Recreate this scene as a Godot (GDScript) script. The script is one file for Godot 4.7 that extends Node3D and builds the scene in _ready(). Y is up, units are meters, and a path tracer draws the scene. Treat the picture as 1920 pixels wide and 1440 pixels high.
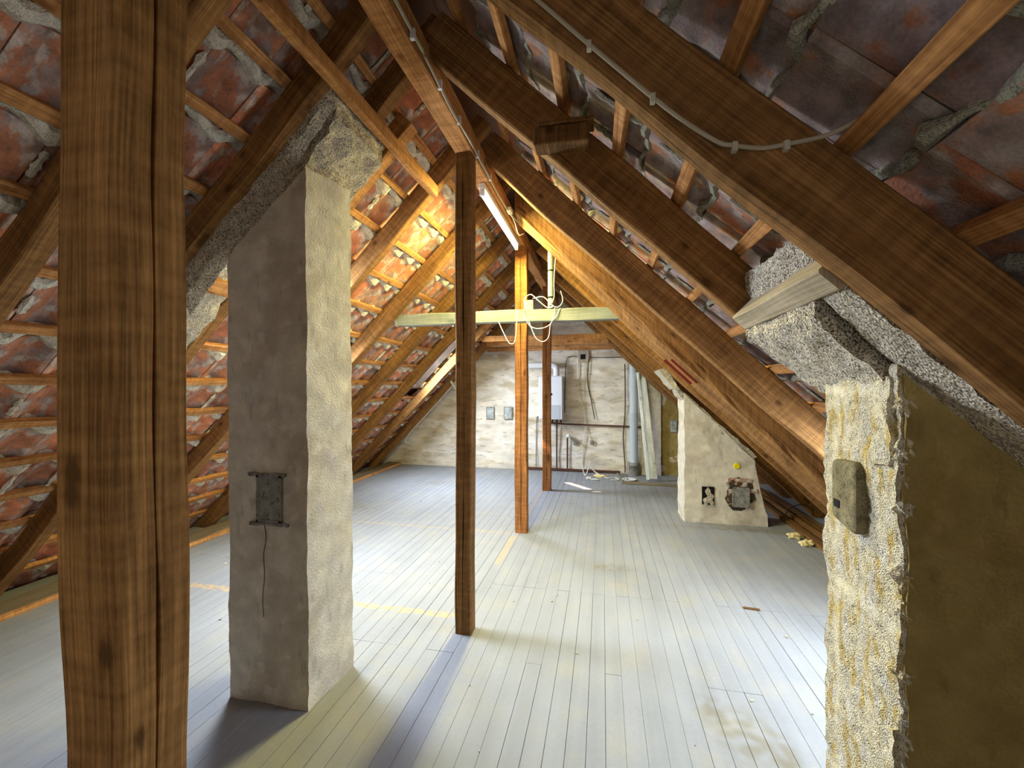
extends Node3D
# An attic under a tiled roof: ridge along -Z, camera looking down it, turned a little to the left.

const RX := -0.85                      # the ridge line
# roof windows, left slope, then an added fill window on the right: x0, x1, z0, z1
const WINS := [[-3.15, -2.5, -3.8, -3.12], [-2.5, -2.12, -2.93, -2.48], [-3.0, -2.2, -6.47, -5.84]]
const FILL_WINS_R := [[1.4, 1.9, -2.75, -2.05]]
var M := {}
var used := {}
var fn := FastNoiseLite.new()
var rng := RandomNumberGenerator.new()

# ---------------------------------------------------------------- planes of the two slopes (rafter undersides)
func pl(x: float, z: float, gap := 0.0) -> Vector3: return Vector3(x, 3.39 + 1.01 * (x - RX) + gap, z)
func pr(x: float, z: float, gap := 0.0) -> Vector3: return Vector3(x, 3.15 - 0.96 * (x - RX) + gap, z)

func _ready() -> void:
	rng.seed = 7
	fn.seed = 11
	fn.noise_type = FastNoiseLite.TYPE_SIMPLEX_SMOOTH
	fn.frequency = 1.0
	fn.fractal_type = FastNoiseLite.FRACTAL_NONE
	# ---- camera
	var cam := Camera3D.new()
	cam.name = "camera"
	add_child(cam)
	cam.position = Vector3(0, 1.55, 0)
	cam.rotation = Vector3(0.0025, atan(170.0 / 800.0), 0)
	cam.fov = rad_to_deg(2.0 * atan(720.0 / 800.0))
	cam.near = 0.05
	cam.far = 60.0
	cam.current = true
	# ---- sky, sun, exposure
	var we := WorldEnvironment.new()
	we.name = "environment"
	add_child(we)
	var env := Environment.new()
	we.environment = env
	var sky := Sky.new()
	var psm := ProceduralSkyMaterial.new()
	psm.sky_top_color = Color(0.62, 0.72, 0.9)
	psm.sky_horizon_color = Color(0.93, 0.93, 0.95)
	psm.ground_horizon_color = Color(0.7, 0.68, 0.66)
	psm.ground_bottom_color = Color(0.5, 0.48, 0.46)
	psm.sky_energy_multiplier = 3.0
	psm.sun_angle_max = 1.0
	sky.sky_material = psm
	env.background_mode = Environment.BG_SKY
	env.sky = sky
	env.tonemap_mode = Environment.TONE_MAPPER_LINEAR
	env.tonemap_exposure = 1.75
	env.sdfgi_enabled = true
	env.ssao_enabled = true
	env.ssil_enabled = true
	var sun := DirectionalLight3D.new()
	sun.name = "sun"
	sun.light_color = Color(1.0, 0.86, 0.78)
	sun.light_energy = 3.5
	sun.light_angular_distance = 0.6
	sun.shadow_enabled = true
	add_child(sun)
	sun.look_at_from_position(Vector3(-10, 3, -3), Vector3(-10, 3, -3) + Vector3(1.0, -0.93, -0.19))
	# ---- daylight through the left roof windows, then fill at two added windows
	var day := Color(0.89, 0.94, 1.0)
	area("roof_window_daylight", pl(-2.82, -3.46, 0.22), Vector3(0.711, -0.703, 0.0), Vector3(0, 0, 1), 0.62, 0.80, day, 2.5)
	area("small_roof_window_daylight", pl(-2.31, -2.7, 0.22), Vector3(0.711, -0.703, 0.0), Vector3(0, 0, 1), 0.40, 0.48, day, 5.5)
	area("far_roof_window_daylight", pl(-2.6, -6.16, 0.22), Vector3(0.711, -0.703, 0.0), Vector3(0, 0, 1), 0.60, 0.85, day, 6.2)
	area("right_roof_fill", pr(1.65, -2.4, 0.28), Vector3(-0.693, -0.721, 0.0), Vector3(0, 0, 1), 0.60, 0.70, day, 2.9)  # fill at the added right window, brightens surfaces facing right
	area("rear_gable_fill", Vector3(-0.2, 1.55, 1.16), Vector3(0, 0, -1), Vector3(1, 0, 0), 0.8, 1.0, Color(1.0, 0.97, 0.92), 0.22)  # added fill from behind for faces turned to the viewer
	materials()
	setting()
	timbers()
	masonry()
	services()
	far_wall_things()
	clutter()

# ---------------------------------------------------------------- naming
func numbered(called: String) -> String:
	used[called] = used.get(called, -1) + 1
	return called if used[called] == 0 else "%s_%03d" % [called, used[called]]

func thing(called: String, label: String, category: String, at := Vector3.ZERO, group := "") -> Node3D:
	var o := Node3D.new()
	o.name = numbered(called)
	add_child(o)
	o.position = at
	o.set_meta("label", label)
	o.set_meta("category", category)
	if group: o.set_meta("group", group)
	return o

# a mesh in world coordinates, as a thing of its own
func solo(called: String, st, m: Material, label: String, category: String, group := "") -> MeshInstance3D:
	var o := MeshInstance3D.new()
	o.name = numbered(called)
	o.mesh = st if st is Mesh else (st as SurfaceTool).commit()
	o.material_override = m
	add_child(o)
	o.set_meta("label", label)
	o.set_meta("category", category)
	if group: o.set_meta("group", group)
	return o

# a mesh in world coordinates as part of a thing
func part(parent: Node3D, called: String, st, m: Material, label := "", kind := "") -> MeshInstance3D:
	var o := MeshInstance3D.new()
	o.name = called
	o.mesh = st if st is Mesh else (st as SurfaceTool).commit()
	o.material_override = m
	parent.add_child(o, true)
	var up := Vector3.ZERO
	var q: Node = parent
	while q is Node3D and q != self:
		up += (q as Node3D).position
		q = q.get_parent()
	o.position = -up
	if label: o.set_meta("label", label)
	if kind: o.set_meta("kind", kind)
	return o

func structure(called: String, label: String, st = null, m: Material = null) -> Node3D:
	var o: Node3D
	if st == null:
		o = Node3D.new()
	else:
		var mi := MeshInstance3D.new()
		mi.mesh = st as Mesh
		mi.material_override = m
		o = mi
	o.name = called
	add_child(o)
	o.set_meta("kind", "structure")
	o.set_meta("label", label)
	return o

func area(called: String, at: Vector3, dir: Vector3, along: Vector3, sx: float, sy: float, c: Color, e: float) -> void:
	var l := AreaLight3D.new()
	l.name = called
	add_child(l)
	var z := -dir.normalized()
	var x := along.normalized()
	var y := z.cross(x).normalized()
	l.transform = Transform3D(Basis(x, y, z), at)
	l.area_size = Vector2(sx, sy)
	l.light_color = c
	l.light_energy = e
	l.area_range = 20.0
	l.area_attenuation = 2.0
	l.shadow_enabled = true

# ---------------------------------------------------------------- shapes
func begin() -> SurfaceTool:
	var st := SurfaceTool.new()
	st.begin(Mesh.PRIMITIVE_TRIANGLES)
	return st

func tri(st: SurfaceTool, a: Vector3, b: Vector3, c: Vector3, ua := Vector2.ZERO, ub := Vector2.ZERO, uc := Vector2.ZERO) -> void:
	st.set_uv(ua); st.add_vertex(a)
	st.set_uv(ub); st.add_vertex(b)
	st.set_uv(uc); st.add_vertex(c)

# rings of equal length joined into a skin, closed by fans; flat (smooth = -1) or smooth (0)
func loft(st: SurfaceTool, rings: Array, smooth := -1, caps := true, u0 := 0.0, v0 := 0.0) -> void:
	var n: int = rings[0].size()
	var us: Array = [u0]
	for i in n: us.append(us[i] + rings[0][i].distance_to(rings[0][(i + 1) % n]))
	var cs: Array = []
	for r in rings:
		var c := Vector3.ZERO
		for p in r: c += p
		cs.append(c / n)
	var r0: PackedVector3Array = rings[0]
	var nn := Vector3.ZERO
	for i in n: nn += (r0[i] - cs[0]).cross(r0[(i + 1) % n] - cs[0])
	var flip: bool = nn.dot(cs[cs.size() - 1] - cs[0]) > 0.0
	var v := v0
	for k in rings.size() - 1:
		var a: PackedVector3Array = rings[k]
		var b: PackedVector3Array = rings[k + 1]
		var v2: float = v + cs[k].distance_to(cs[k + 1])
		for i in n:
			var j := (i + 1) % n
			st.set_smooth_group(smooth)
			if flip:
				tri(st, a[i], b[i], b[j], Vector2(us[i], v), Vector2(us[i], v2), Vector2(us[i + 1], v2))
				tri(st, a[i], b[j], a[j], Vector2(us[i], v), Vector2(us[i + 1], v2), Vector2(us[i + 1], v))
			else:
				tri(st, a[i], b[j], b[i], Vector2(us[i], v), Vector2(us[i + 1], v2), Vector2(us[i], v2))
				tri(st, a[i], a[j], b[j], Vector2(us[i], v), Vector2(us[i + 1], v), Vector2(us[i + 1], v2))
		v = v2
	if caps:
		for e in 2:
			var r: PackedVector3Array = rings[0] if e == 0 else rings[rings.size() - 1]
			var c: Vector3 = cs[0] if e == 0 else cs[cs.size() - 1]
			var ax := (r[1] - r[0]).normalized()
			var ay := (r[int(n / 2.0)] - r[0])
			ay = (ay - ax * ay.dot(ax)).normalized()
			for i in n:
				var j := (i + 1) % n
				st.set_smooth_group(-1)
				var uv := func(p: Vector3) -> Vector2: return Vector2((p - r[0]).dot(ax), (p - r[0]).dot(ay))
				if (e == 0) == flip: tri(st, c, r[i], r[j], uv.call(c), uv.call(r[i]), uv.call(r[j]))
				else: tri(st, c, r[j], r[i], uv.call(c), uv.call(r[j]), uv.call(r[i]))

func done(st: SurfaceTool) -> ArrayMesh:
	st.generate_normals()
	return st.commit()

# a hewn timber from a to b; wv / hv are half-width and half-height vectors at a (and wv2 / hv2 at b)
func timber(a: Vector3, b: Vector3, wv: Vector3, hv: Vector3, rough := 0.004, ch := 0.008, step := 0.14, wane := 0.0, groove := -1, st: SurfaceTool = null) -> SurfaceTool:
	if st == null: st = begin()
	var n := maxi(1, int(a.distance_to(b) / step))
	var rings: Array = []
	var w := wv.normalized()
	var h := hv.normalized()
	var s := rng.randf() * 100.0
	for k in n + 1:
		var t := float(k) / n
		var c := a.lerp(b, t)
		var d := t * a.distance_to(b)
		var ww := wv.length() + rough * fn.get_noise_2d(d * 1.7, s)
		var hh := hv.length() + rough * fn.get_noise_2d(d * 1.7, s + 9.0)
		c += w * rough * 1.4 * fn.get_noise_2d(d * 0.9, s + 20.0) + h * rough * 1.4 * fn.get_noise_2d(d * 0.9, s + 31.0)
		var c1 := ch + maxf(0.0, wane * (fn.get_noise_2d(d * 1.1, s + 44.0) + 0.1))
		var c2 := ch + maxf(0.0, wane * (fn.get_noise_2d(d * 1.1, s + 57.0) - 0.1))
		var r := PackedVector3Array()
		var q := [[-1, -1, c1], [1, -1, c2], [1, 1, ch], [-1, 1, ch]]
		for i in 4:
			var e = q[i]
			var p: Vector3 = c + w * ww * e[0] + h * hh * e[1]
			var inw: Vector3 = -w * e[0] * e[2]
			var inh: Vector3 = -h * e[1] * e[2]
			if i % 2 == 0:
				r.append(p + inh); r.append(p + inw)
			else:
				r.append(p + inw); r.append(p + inh)
			if i == groove:
				# a drying crack wandering along this side
				var wid := (0.0035 + 0.003 * fn.get_noise_2d(d * 2.0, s + 70.0)) * clampf(4.0 * sin(PI * t), 0.0, 1.0)
				var f := 0.06 * fn.get_noise_2d(d * 0.7, s + 80.0) + 0.1 * (t - 0.5)
				var side: Vector3 = [-h * hh, w * ww, h * hh, -w * ww][i]
				var al: Vector3 = [w * ww, h * hh, -w * ww, -h * hh][i]
				var g := c + side + al * f
				var an := al.normalized()
				r.append(g - an * wid); r.append(g - side.normalized() * 0.028 * clampf(6.0 * sin(PI * t), 0.0, 1.0)); r.append(g + an * wid)
		rings.append(r)
	loft(st, rings, -1, true, rng.randf(), rng.randf() * 2.0)
	return st

func beam(a: Vector3, b: Vector3, wv: Vector3, hv: Vector3, rough := 0.004, ch := 0.008, step := 0.14, wane := 0.0, groove := -1) -> ArrayMesh:
	return done(timber(a, b, wv, hv, rough, ch, step, wane, groove))

# six-sided solid from 8 corners (ring of 4, ring of 4 above), its faces cut into cells and pushed about by noise
func hexa(st: SurfaceTool, c: Array, step := 0.05, amp := 0.004, freq := 9.0, amp2 := 0.0, freq2 := 40.0, skip: Array = []) -> void:
	var mid := Vector3.ZERO
	for p in c: mid += p / 8.0
	var faces := [[0, 1, 2, 3], [4, 5, 6, 7], [0, 1, 5, 4], [1, 2, 6, 5], [2, 3, 7, 6], [3, 0, 4, 7]]
	for fi in 6:
		if fi in skip: continue
		var f = faces[fi]
		var p0: Vector3 = c[f[0]]; var p1: Vector3 = c[f[1]]; var p2: Vector3 = c[f[2]]; var p3: Vector3 = c[f[3]]
		var nu := maxi(1, int(maxf(p0.distance_to(p1), p3.distance_to(p2)) / step))
		var nv := maxi(1, int(maxf(p0.distance_to(p3), p1.distance_to(p2)) / step))
		var flip: bool = (p1 - p0).cross(p3 - p0).dot((p0 + p1 + p2 + p3) / 4.0 - mid) > 0.0
		var g: Array = []
		for j in nv + 1:
			var row := PackedVector3Array()
			for i in nu + 1:
				var p := p0.lerp(p1, float(i) / nu).lerp(p3.lerp(p2, float(i) / nu), float(j) / nv)
				row.append(p + jolt(p, amp, freq) + (jolt(p, amp2, freq2) if amp2 > 0.0 else Vector3.ZERO))
			g.append(row)
		for j in nv:
			for i in nu:
				st.set_smooth_group(fi + 1)
				if flip:
					tri(st, g[j][i], g[j + 1][i + 1], g[j][i + 1]); tri(st, g[j][i], g[j + 1][i], g[j + 1][i + 1])
				else:
					tri(st, g[j][i], g[j][i + 1], g[j + 1][i + 1]); tri(st, g[j][i], g[j + 1][i + 1], g[j + 1][i])

func jolt(p: Vector3, amp: float, f: float) -> Vector3:
	return amp * Vector3(fn.get_noise_3d(p.x * f, p.y * f, p.z * f), fn.get_noise_3d(p.x * f + 31.0, p.y * f, p.z * f), fn.get_noise_3d(p.x * f, p.y * f + 47.0, p.z * f))

func block(lo: Vector3, hi: Vector3) -> Array:
	return [Vector3(lo.x, lo.y, lo.z), Vector3(hi.x, lo.y, lo.z), Vector3(hi.x, lo.y, hi.z), Vector3(lo.x, lo.y, hi.z), Vector3(lo.x, hi.y, lo.z), Vector3(hi.x, hi.y, lo.z), Vector3(hi.x, hi.y, hi.z), Vector3(lo.x, hi.y, hi.z)]

# a box with softened edges
func cbox(lo: Vector3, hi: Vector3, ch := 0.004, st: SurfaceTool = null) -> SurfaceTool:
	if st == null: st = begin()
	var rings: Array = []
	for e in [[lo.y, ch], [lo.y + ch, 0.0], [hi.y - ch, 0.0], [hi.y, ch]]:
		var i: float = e[1]
		var r := PackedVector3Array()
		var x0 := lo.x + i; var x1 := hi.x - i; var z0 := lo.z + i; var z1 := hi.z - i
		for p in [[x0 + ch, z0], [x1 - ch, z0], [x1, z0 + ch], [x1, z1 - ch], [x1 - ch, z1], [x0 + ch, z1], [x0, z1 - ch], [x0, z0 + ch]]:
			r.append(Vector3(p[0], e[0], p[1]))
		rings.append(r)
	loft(st, rings)
	return st

# a round bar along a smooth line through the points
func tube(pts: Array, r: float, sides := 8, sub := 5, st: SurfaceTool = null) -> SurfaceTool:
	if st == null: st = begin()
	var line: Array = []
	for i in pts.size() - 1:
		var p0: Vector3 = pts[maxi(i - 1, 0)]; var p1: Vector3 = pts[i]; var p2: Vector3 = pts[i + 1]; var p3: Vector3 = pts[mini(i + 2, pts.size() - 1)]
		for k in sub:
			line.append(p1.cubic_interpolate(p2, p0, p3, float(k) / sub))
	line.append(pts[pts.size() - 1])
	var rings: Array = []
	var up := Vector3.UP
	for i in line.size():
		var d: Vector3 = (line[mini(i + 1, line.size() - 1)] - line[maxi(i - 1, 0)]).normalized()
		if i == 0: up = Vector3.UP if absf(d.y) < 0.9 else Vector3.RIGHT
		var s := d.cross(up).normalized()
		up = s.cross(d).normalized()
		var ring := PackedVector3Array()
		for k in sides:
			var a := TAU * k / sides
			ring.append(line[i] + (s * cos(a) + up * sin(a)) * r)
		rings.append(ring)
	loft(st, rings, 0)
	return st

func lathe(base: Vector3, axis: Vector3, prof: Array, sides := 14, st: SurfaceTool = null, smooth := 0) -> SurfaceTool:
	if st == null: st = begin()
	var d := axis.normalized()
	var s := d.cross(Vector3.UP if absf(d.y) < 0.9 else Vector3.RIGHT).normalized()
	var u := s.cross(d).normalized()
	var rings: Array = []
	for p in prof:
		var ring := PackedVector3Array()
		for k in sides:
			var a := TAU * k / sides
			ring.append(base + d * p[0] + (s * cos(a) + u * sin(a)) * maxf(p[1], 0.0002))
		rings.append(ring)
	loft(st, rings, smooth)
	return st

# an irregular lump
func lump(c: Vector3, r: Vector3, amp: float, seed_: float, st: SurfaceTool = null) -> SurfaceTool:
	if st == null: st = begin()
	var rings: Array = []
	for i in 8:
		var th := PI * (i + 0.02) / 7.04
		var ring := PackedVector3Array()
		for k in 12:
			var a := TAU * k / 12
			var d := Vector3(sin(th) * cos(a), -cos(th), sin(th) * sin(a))
			var q := 1.0 + amp * fn.get_noise_3d(d.x * 1.6 + seed_, d.y * 1.6, d.z * 1.6)
			ring.append(c + d * r * q)
		rings.append(ring)
	loft(st, rings, -1)
	return st

# ---------------------------------------------------------------- materials
func grid(s: int, f: float, w: int, h: int, sx := 1, sy := 1, oct := 4) -> PackedByteArray:
	var q := FastNoiseLite.new()
	q.seed = s
	q.frequency = f
	q.noise_type = FastNoiseLite.TYPE_SIMPLEX_SMOOTH
	q.fractal_octaves = oct
	var im := q.get_seamless_image(maxi(8, int(w / float(sx))), maxi(8, int(h / float(sy))))
	im.convert(Image.FORMAT_L8)
	im.resize(w, h, Image.INTERPOLATE_CUBIC)
	return im.get_data()

func tex(w: int, h: int, d: PackedByteArray, f := Image.FORMAT_RGB8) -> ImageTexture:
	var im := Image.create_from_data(w, h, false, f, d)
	im.generate_mipmaps()
	return ImageTexture.create_from_image(im)

func mat(c: Color, rough := 0.85, metal := 0.0) -> StandardMaterial3D:
	var m := StandardMaterial3D.new()
	m.albedo_color = c
	m.roughness = rough
	m.metallic = metal
	m.metallic_specular = 0.3
	return m

func skin(albedo: Texture2D, height: Texture2D, hs: float, c := Color.WHITE, rough := 0.9, tri_scale := 0.0, uvs := Vector3.ONE) -> StandardMaterial3D:
	var m := mat(c, rough)
	m.albedo_texture = albedo
	if height:
		m.heightmap_enabled = true
		m.heightmap_texture = height
		m.heightmap_scale = hs
	if tri_scale > 0.0:
		m.uv1_triplanar = true
		m.uv1_world_triplanar = true
		m.uv1_scale = Vector3.ONE * tri_scale
	else:
		m.uv1_scale = uvs
	return m

func wood(s: int, dark: Color, light: Color, saw: float) -> Array:
	var w := 512; var h := 1024
	var g1 := grid(s, 0.10, w, h, 1, 24, 5)
	var g2 := grid(s + 1, 0.008, w, h, 1, 3, 3)
	var g3 := grid(s + 2, 0.05, w, h, 12, 1, 2)
	var g4 := grid(s + 3, 0.09, w, h, 1, 1, 2)
	var out := PackedByteArray(); out.resize(w * h * 3)
	var hgt := PackedByteArray(); hgt.resize(w * h)
	var r2 := RandomNumberGenerator.new(); r2.seed = s
	var knots: Array = []
	for i in 7: knots.append(Vector3(r2.randf() * w, r2.randf() * h, 9.0 + r2.randf() * 9.0))
	for y in h:
		var near: Array = []
		for k in knots: if absf(k.y - y) < 60.0: near.append(k)
		for x in w:
			var i := y * w + x
			var v := 0.55 * g1[i] + 0.38 * g2[i] + saw * (g3[i] - 128.0) + 0.12 * (g4[i] - 128.0) + 2.0
			var kk := 0.0
			for k in near:
				var dx: float = (x - k.x) / k.z; var dy: float = (y - k.y) / (k.z * 0.9)
				kk = maxf(kk, exp(-(dx * dx + dy * dy)))
			v -= 150.0 * kk
			var t := clampf((v - 20.0) / 200.0, 0.0, 1.0)
			out[i * 3] = int(255.0 * lerpf(dark.r, light.r, t))
			out[i * 3 + 1] = int(255.0 * lerpf(dark.g, light.g, t))
			out[i * 3 + 2] = int(255.0 * lerpf(dark.b, light.b, t))
			hgt[i] = clampi(int(v), 0, 255)
	return [tex(w, h, out), tex(w, h, hgt, Image.FORMAT_L8)]

# blotches of several colours over one another
func mottle(s: int, n: int, base: Color, layers: Array, pit := 0.0, sx := 1, sy := 1, con := 1.0) -> Array:
	var g0 := grid(s, 0.012, n, n, sx, sy, 5)
	var g1 := grid(s + 5, 0.11, n, n, 1, 1, 3)
	var out := PackedByteArray(); out.resize(n * n * 3)
	var hgt := PackedByteArray(); hgt.resize(n * n)
	var ls: Array = []
	for l in layers: ls.append([grid(l[1], l[2], n, n, l[4], l[5], 4), l[0], l[3]])
	for i in n * n:
		var k := 0.95 + con * (0.30 * (g0[i] / 255.0 - 0.5) + 0.16 * (g1[i] / 255.0 - 0.5))
		var r := base.r * k; var g := base.g * k; var b := base.b * k
		for l in ls:
			var t: float = clampf((l[0][i] / 255.0 - l[2]) * 5.0, 0.0, 1.0)
			var c: Color = l[1]
			t *= c.a
			r = lerpf(r, c.r * k, t); g = lerpf(g, c.g * k, t); b = lerpf(b, c.b * k, t)
		var hh := 0.5 * g0[i] + 0.5 * g1[i]
		if pit > 0.0:
			var p := clampf((88.0 - g1[i]) / 30.0, 0.0, 1.0) * pit
			r *= 1.0 - 0.6 * p; g *= 1.0 - 0.6 * p; b *= 1.0 - 0.6 * p
			hh -= 90.0 * p
		out[i * 3] = clampi(int(r * 255.0), 0, 255)
		out[i * 3 + 1] = clampi(int(g * 255.0), 0, 255)
		out[i * 3 + 2] = clampi(int(b * 255.0), 0, 255)
		hgt[i] = clampi(int(hh), 0, 255)
	return [tex(n, n, out), tex(n, n, hgt, Image.FORMAT_L8)]

func materials() -> void:
	var w1 := wood(21, Color(0.36, 0.263, 0.15), Color(0.74, 0.585, 0.385), 0.25)
	var w2 := wood(61, Color(0.47, 0.32, 0.18), Color(0.84, 0.645, 0.43), 0.30)
	var u := Vector3(2.0, 0.5, 1.0)
	M.old = skin(w1[0], w1[1], 0.25, Color(0.84, 0.79, 0.74), 0.9, 0.0, u)
	M.foreground = skin(w1[0], w1[1], 0.3, Color(1.08, 1.03, 0.94), 0.9, 0.0, u)
	M.rafter = skin(w1[0], w1[1], 0.2, Color(0.99, 0.93, 0.86), 0.9, 0.0, u)
	M.sawn = skin(w2[0], w2[1], 0.15, Color(1.08, 1.04, 0.98), 0.88, 0.0, u)
	M.red = skin(w1[0], w1[1], 0.2, Color(1.05, 0.90, 0.80), 0.9, 0.0, u)
	M.pale = skin(w2[0], w2[1], 0.15, Color(1.15, 1.12, 1.1), 0.9, 0.0, u)
	var w3 := wood(91, Color(0.52, 0.53, 0.50), Color(0.80, 0.80, 0.76), 0.12)
	M.lime = skin(w3[0], w3[1], 0.12, Color(0.84, 0.86, 0.82), 0.9, 0.0, u)
	M.bleached = skin(w3[0], w3[1], 0.12, Color(1.02, 0.93, 0.82), 0.9, 0.0, u)
	M.board = skin(w3[0], w3[1], 0.12, Color(1.36, 1.37, 1.38), 0.8, 0.0, u)
	M.greywood = skin(w3[0], w3[1], 0.12, Color(0.8, 0.72, 0.62), 0.9, 0.0, u)
	var p := mottle(131, 1024, Color(0.87, 0.84, 0.77), [[Color(0.77, 0.72, 0.64, 0.55), 141, 0.004, 0.52, 1, 1], [Color(0.92, 0.89, 0.82, 0.8), 151, 0.010, 0.58, 1, 1], [Color(0.56, 0.53, 0.49, 0.35), 161, 0.018, 0.68, 1, 3]], 0.0, 1, 1, 0.45)
	M.plaster = skin(p[0], p[1], 0.5, Color(1, 1, 1), 0.95, 0.62)
	M.plaster_shaded = skin(p[0], p[1], 0.5, Color(0.80, 0.73, 0.50), 0.95, 0.62)  # same plaster tinted dark olive, shade put into the colour
	M.plaster_grey = skin(p[0], p[1], 0.5, Color(0.86, 0.83, 0.80), 0.95, 0.62)
	var q := mottle(231, 512, Color(0.80, 0.78, 0.73), [[Color(0.88, 0.86, 0.81, 0.8), 241, 0.02, 0.55, 1, 1], [Color(0.30, 0.29, 0.26, 0.8), 251, 0.05, 0.62, 1, 1]], 1.0)
	M.rubble = skin(q[0], q[1], 2.0, Color(1.12, 1.09, 1.04), 1.0, 2.2)
	var cr := mottle(331, 1024, Color(0.97, 0.93, 0.82), [[Color(0.86, 0.73, 0.40, 0.8), 341, 0.012, 0.58, 1, 3], [Color(0.95, 0.93, 0.89, 0.9), 351, 0.010, 0.55, 1, 3], [Color(0.52, 0.47, 0.37, 0.8), 361, 0.03, 0.66, 1, 1]], 0.4, 1, 1, 0.8)
	M.crumbly = skin(cr[0], cr[1], 1.4, Color(1, 1, 1), 1.0, 1.6)
	var gw := mottle(431, 1024, Color(0.92, 0.885, 0.82), [[Color(0.80, 0.74, 0.62, 0.7), 441, 0.008, 0.54, 3, 1], [Color(0.95, 0.93, 0.89, 0.9), 451, 0.008, 0.54, 2, 1], [Color(0.60, 0.55, 0.46, 0.5), 461, 0.03, 0.66, 4, 1]], 0.0, 3, 1, 0.6)
	M.gable = skin(gw[0], gw[1], 1.2, Color(1, 1, 1), 0.95, 0.42)
	var t1 := mottle(531, 512, Color(0.80, 0.54, 0.41), [[Color(0.68, 0.60, 0.57, 0.9), 541, 0.010, 0.50, 1, 2], [Color(0.82, 0.78, 0.74, 0.85), 551, 0.016, 0.56, 1, 2], [Color(0.48, 0.40, 0.37, 0.4), 561, 0.02, 0.66, 1, 1]])
	M.tile_red = skin(t1[0], t1[1], 0.3, Color(1, 1, 1), 0.92, 0.0, Vector3(1.6, 1.6, 1))
	M.tile_brown = skin(t1[0], t1[1], 0.3, Color(0.90, 0.89, 0.89), 0.92, 0.0, Vector3(1.6, 1.6, 1))
	M.tile_bright = skin(t1[0], t1[1], 0.3, Color(1.15, 1.1, 1.05), 0.92, 0.0, Vector3(1.6, 1.6, 1))
	var t2 := mottle(631, 512, Color(0.61, 0.53, 0.50), [[Color(0.70, 0.45, 0.30, 0.9), 641, 0.008, 0.63, 1, 1], [Color(0.66, 0.62, 0.60, 0.8), 651, 0.010, 0.58, 2, 1], [Color(0.46, 0.42, 0.40, 0.5), 661, 0.014, 0.62, 1, 1]])
	M.tile_mauve = skin(t2[0], t2[1], 0.3, Color(1, 1, 1), 0.92, 0.0, Vector3(1.6, 1.6, 1))
	M.tile_grey = skin(t2[0], t2[1], 0.3, Color(0.86, 0.84, 0.86), 0.92, 0.0, Vector3(1.6, 1.6, 1))
	var mo := mottle(731, 512, Color(0.84, 0.82, 0.77), [[Color(0.62, 0.61, 0.55, 0.8), 741, 0.02, 0.58, 1, 1]], 0.5)
	M.mortar = skin(mo[0], mo[1], 0.8, Color(1.12, 1.11, 1.08), 1.0, 3.0)
	M.mortar_grey = skin(mo[0], mo[1], 0.8, Color(0.78, 0.78, 0.74), 1.0, 3.0)
	M.floor = skin(floor_tex(), null, 0.0, Color(1, 1, 1), 0.8)
	M.under = mat(Color(0.36, 0.33, 0.30), 1.0)
	M.seal_brown = mat(Color(0.55, 0.42, 0.36), 1.0)
	M.white = mat(Color(0.86, 0.87, 0.88), 0.35)
	M.offwhite = mat(Color(0.80, 0.78, 0.70), 0.6)
	M.cable = mat(Color(0.74, 0.70, 0.60), 0.6)
	M.cable_white = mat(Color(0.86, 0.85, 0.82), 0.5)
	M.cable_dark = mat(Color(0.22, 0.19, 0.16), 0.7)
	M.panel = mat(Color(0.72, 0.74, 0.76), 0.4)
	M.black = mat(Color(0.05, 0.05, 0.06), 0.5)
	M.zinc = skin(mo[0], null, 0.0, Color(0.88, 0.93, 0.98), 0.55, 1.1)
	M.zinc.metallic = 0.05
	M.steel_dark = skin(mo[0], null, 0.0, Color(0.74, 0.75, 0.76), 0.6, 2.3)
	M.steel_dark.metallic = 0.1
	M.dusty = skin(mo[0], mo[1], 0.15, Color(0.66, 0.63, 0.52), 0.8, 2.3)
	M.copper = mat(Color(0.45, 0.16, 0.12), 0.6)
	M.hollow = skin(mo[0], mo[1], 0.8, Color(0.42, 0.38, 0.34), 1.0, 3.0)
	M.pvc = mat(Color(0.72, 0.76, 0.80), 0.45)
	M.pvc_green = mat(Color(0.60, 0.66, 0.60), 0.5)
	M.rust = mat(Color(0.36, 0.25, 0.20), 0.7)
	M.yellow = mat(Color(0.92, 0.84, 0.08), 0.5)
	M.foam = mat(Color(0.90, 0.84, 0.62), 0.9)
	M.brick = skin(t1[0], t1[1], 0.5, Color(1.0, 1.08, 1.12), 0.95, 2.0)
	M.glass = mat(Color(0.9, 0.95, 1.0, 0.06), 0.02)
	M.glass.transparency = BaseMaterial3D.TRANSPARENCY_ALPHA
	M.frost = mat(Color(0.9, 0.92, 0.95), 0.6)
	M.frost.backlight_enabled = true
	M.frost.backlight = Color(0.95, 0.95, 0.97)
	M.tube = mat(Color(1, 1, 1), 0.5)
	M.tube.emission_enabled = true
	M.tube.emission = Color(1.0, 0.97, 0.78)
	M.tube.emission_energy_multiplier = 4.5

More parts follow.
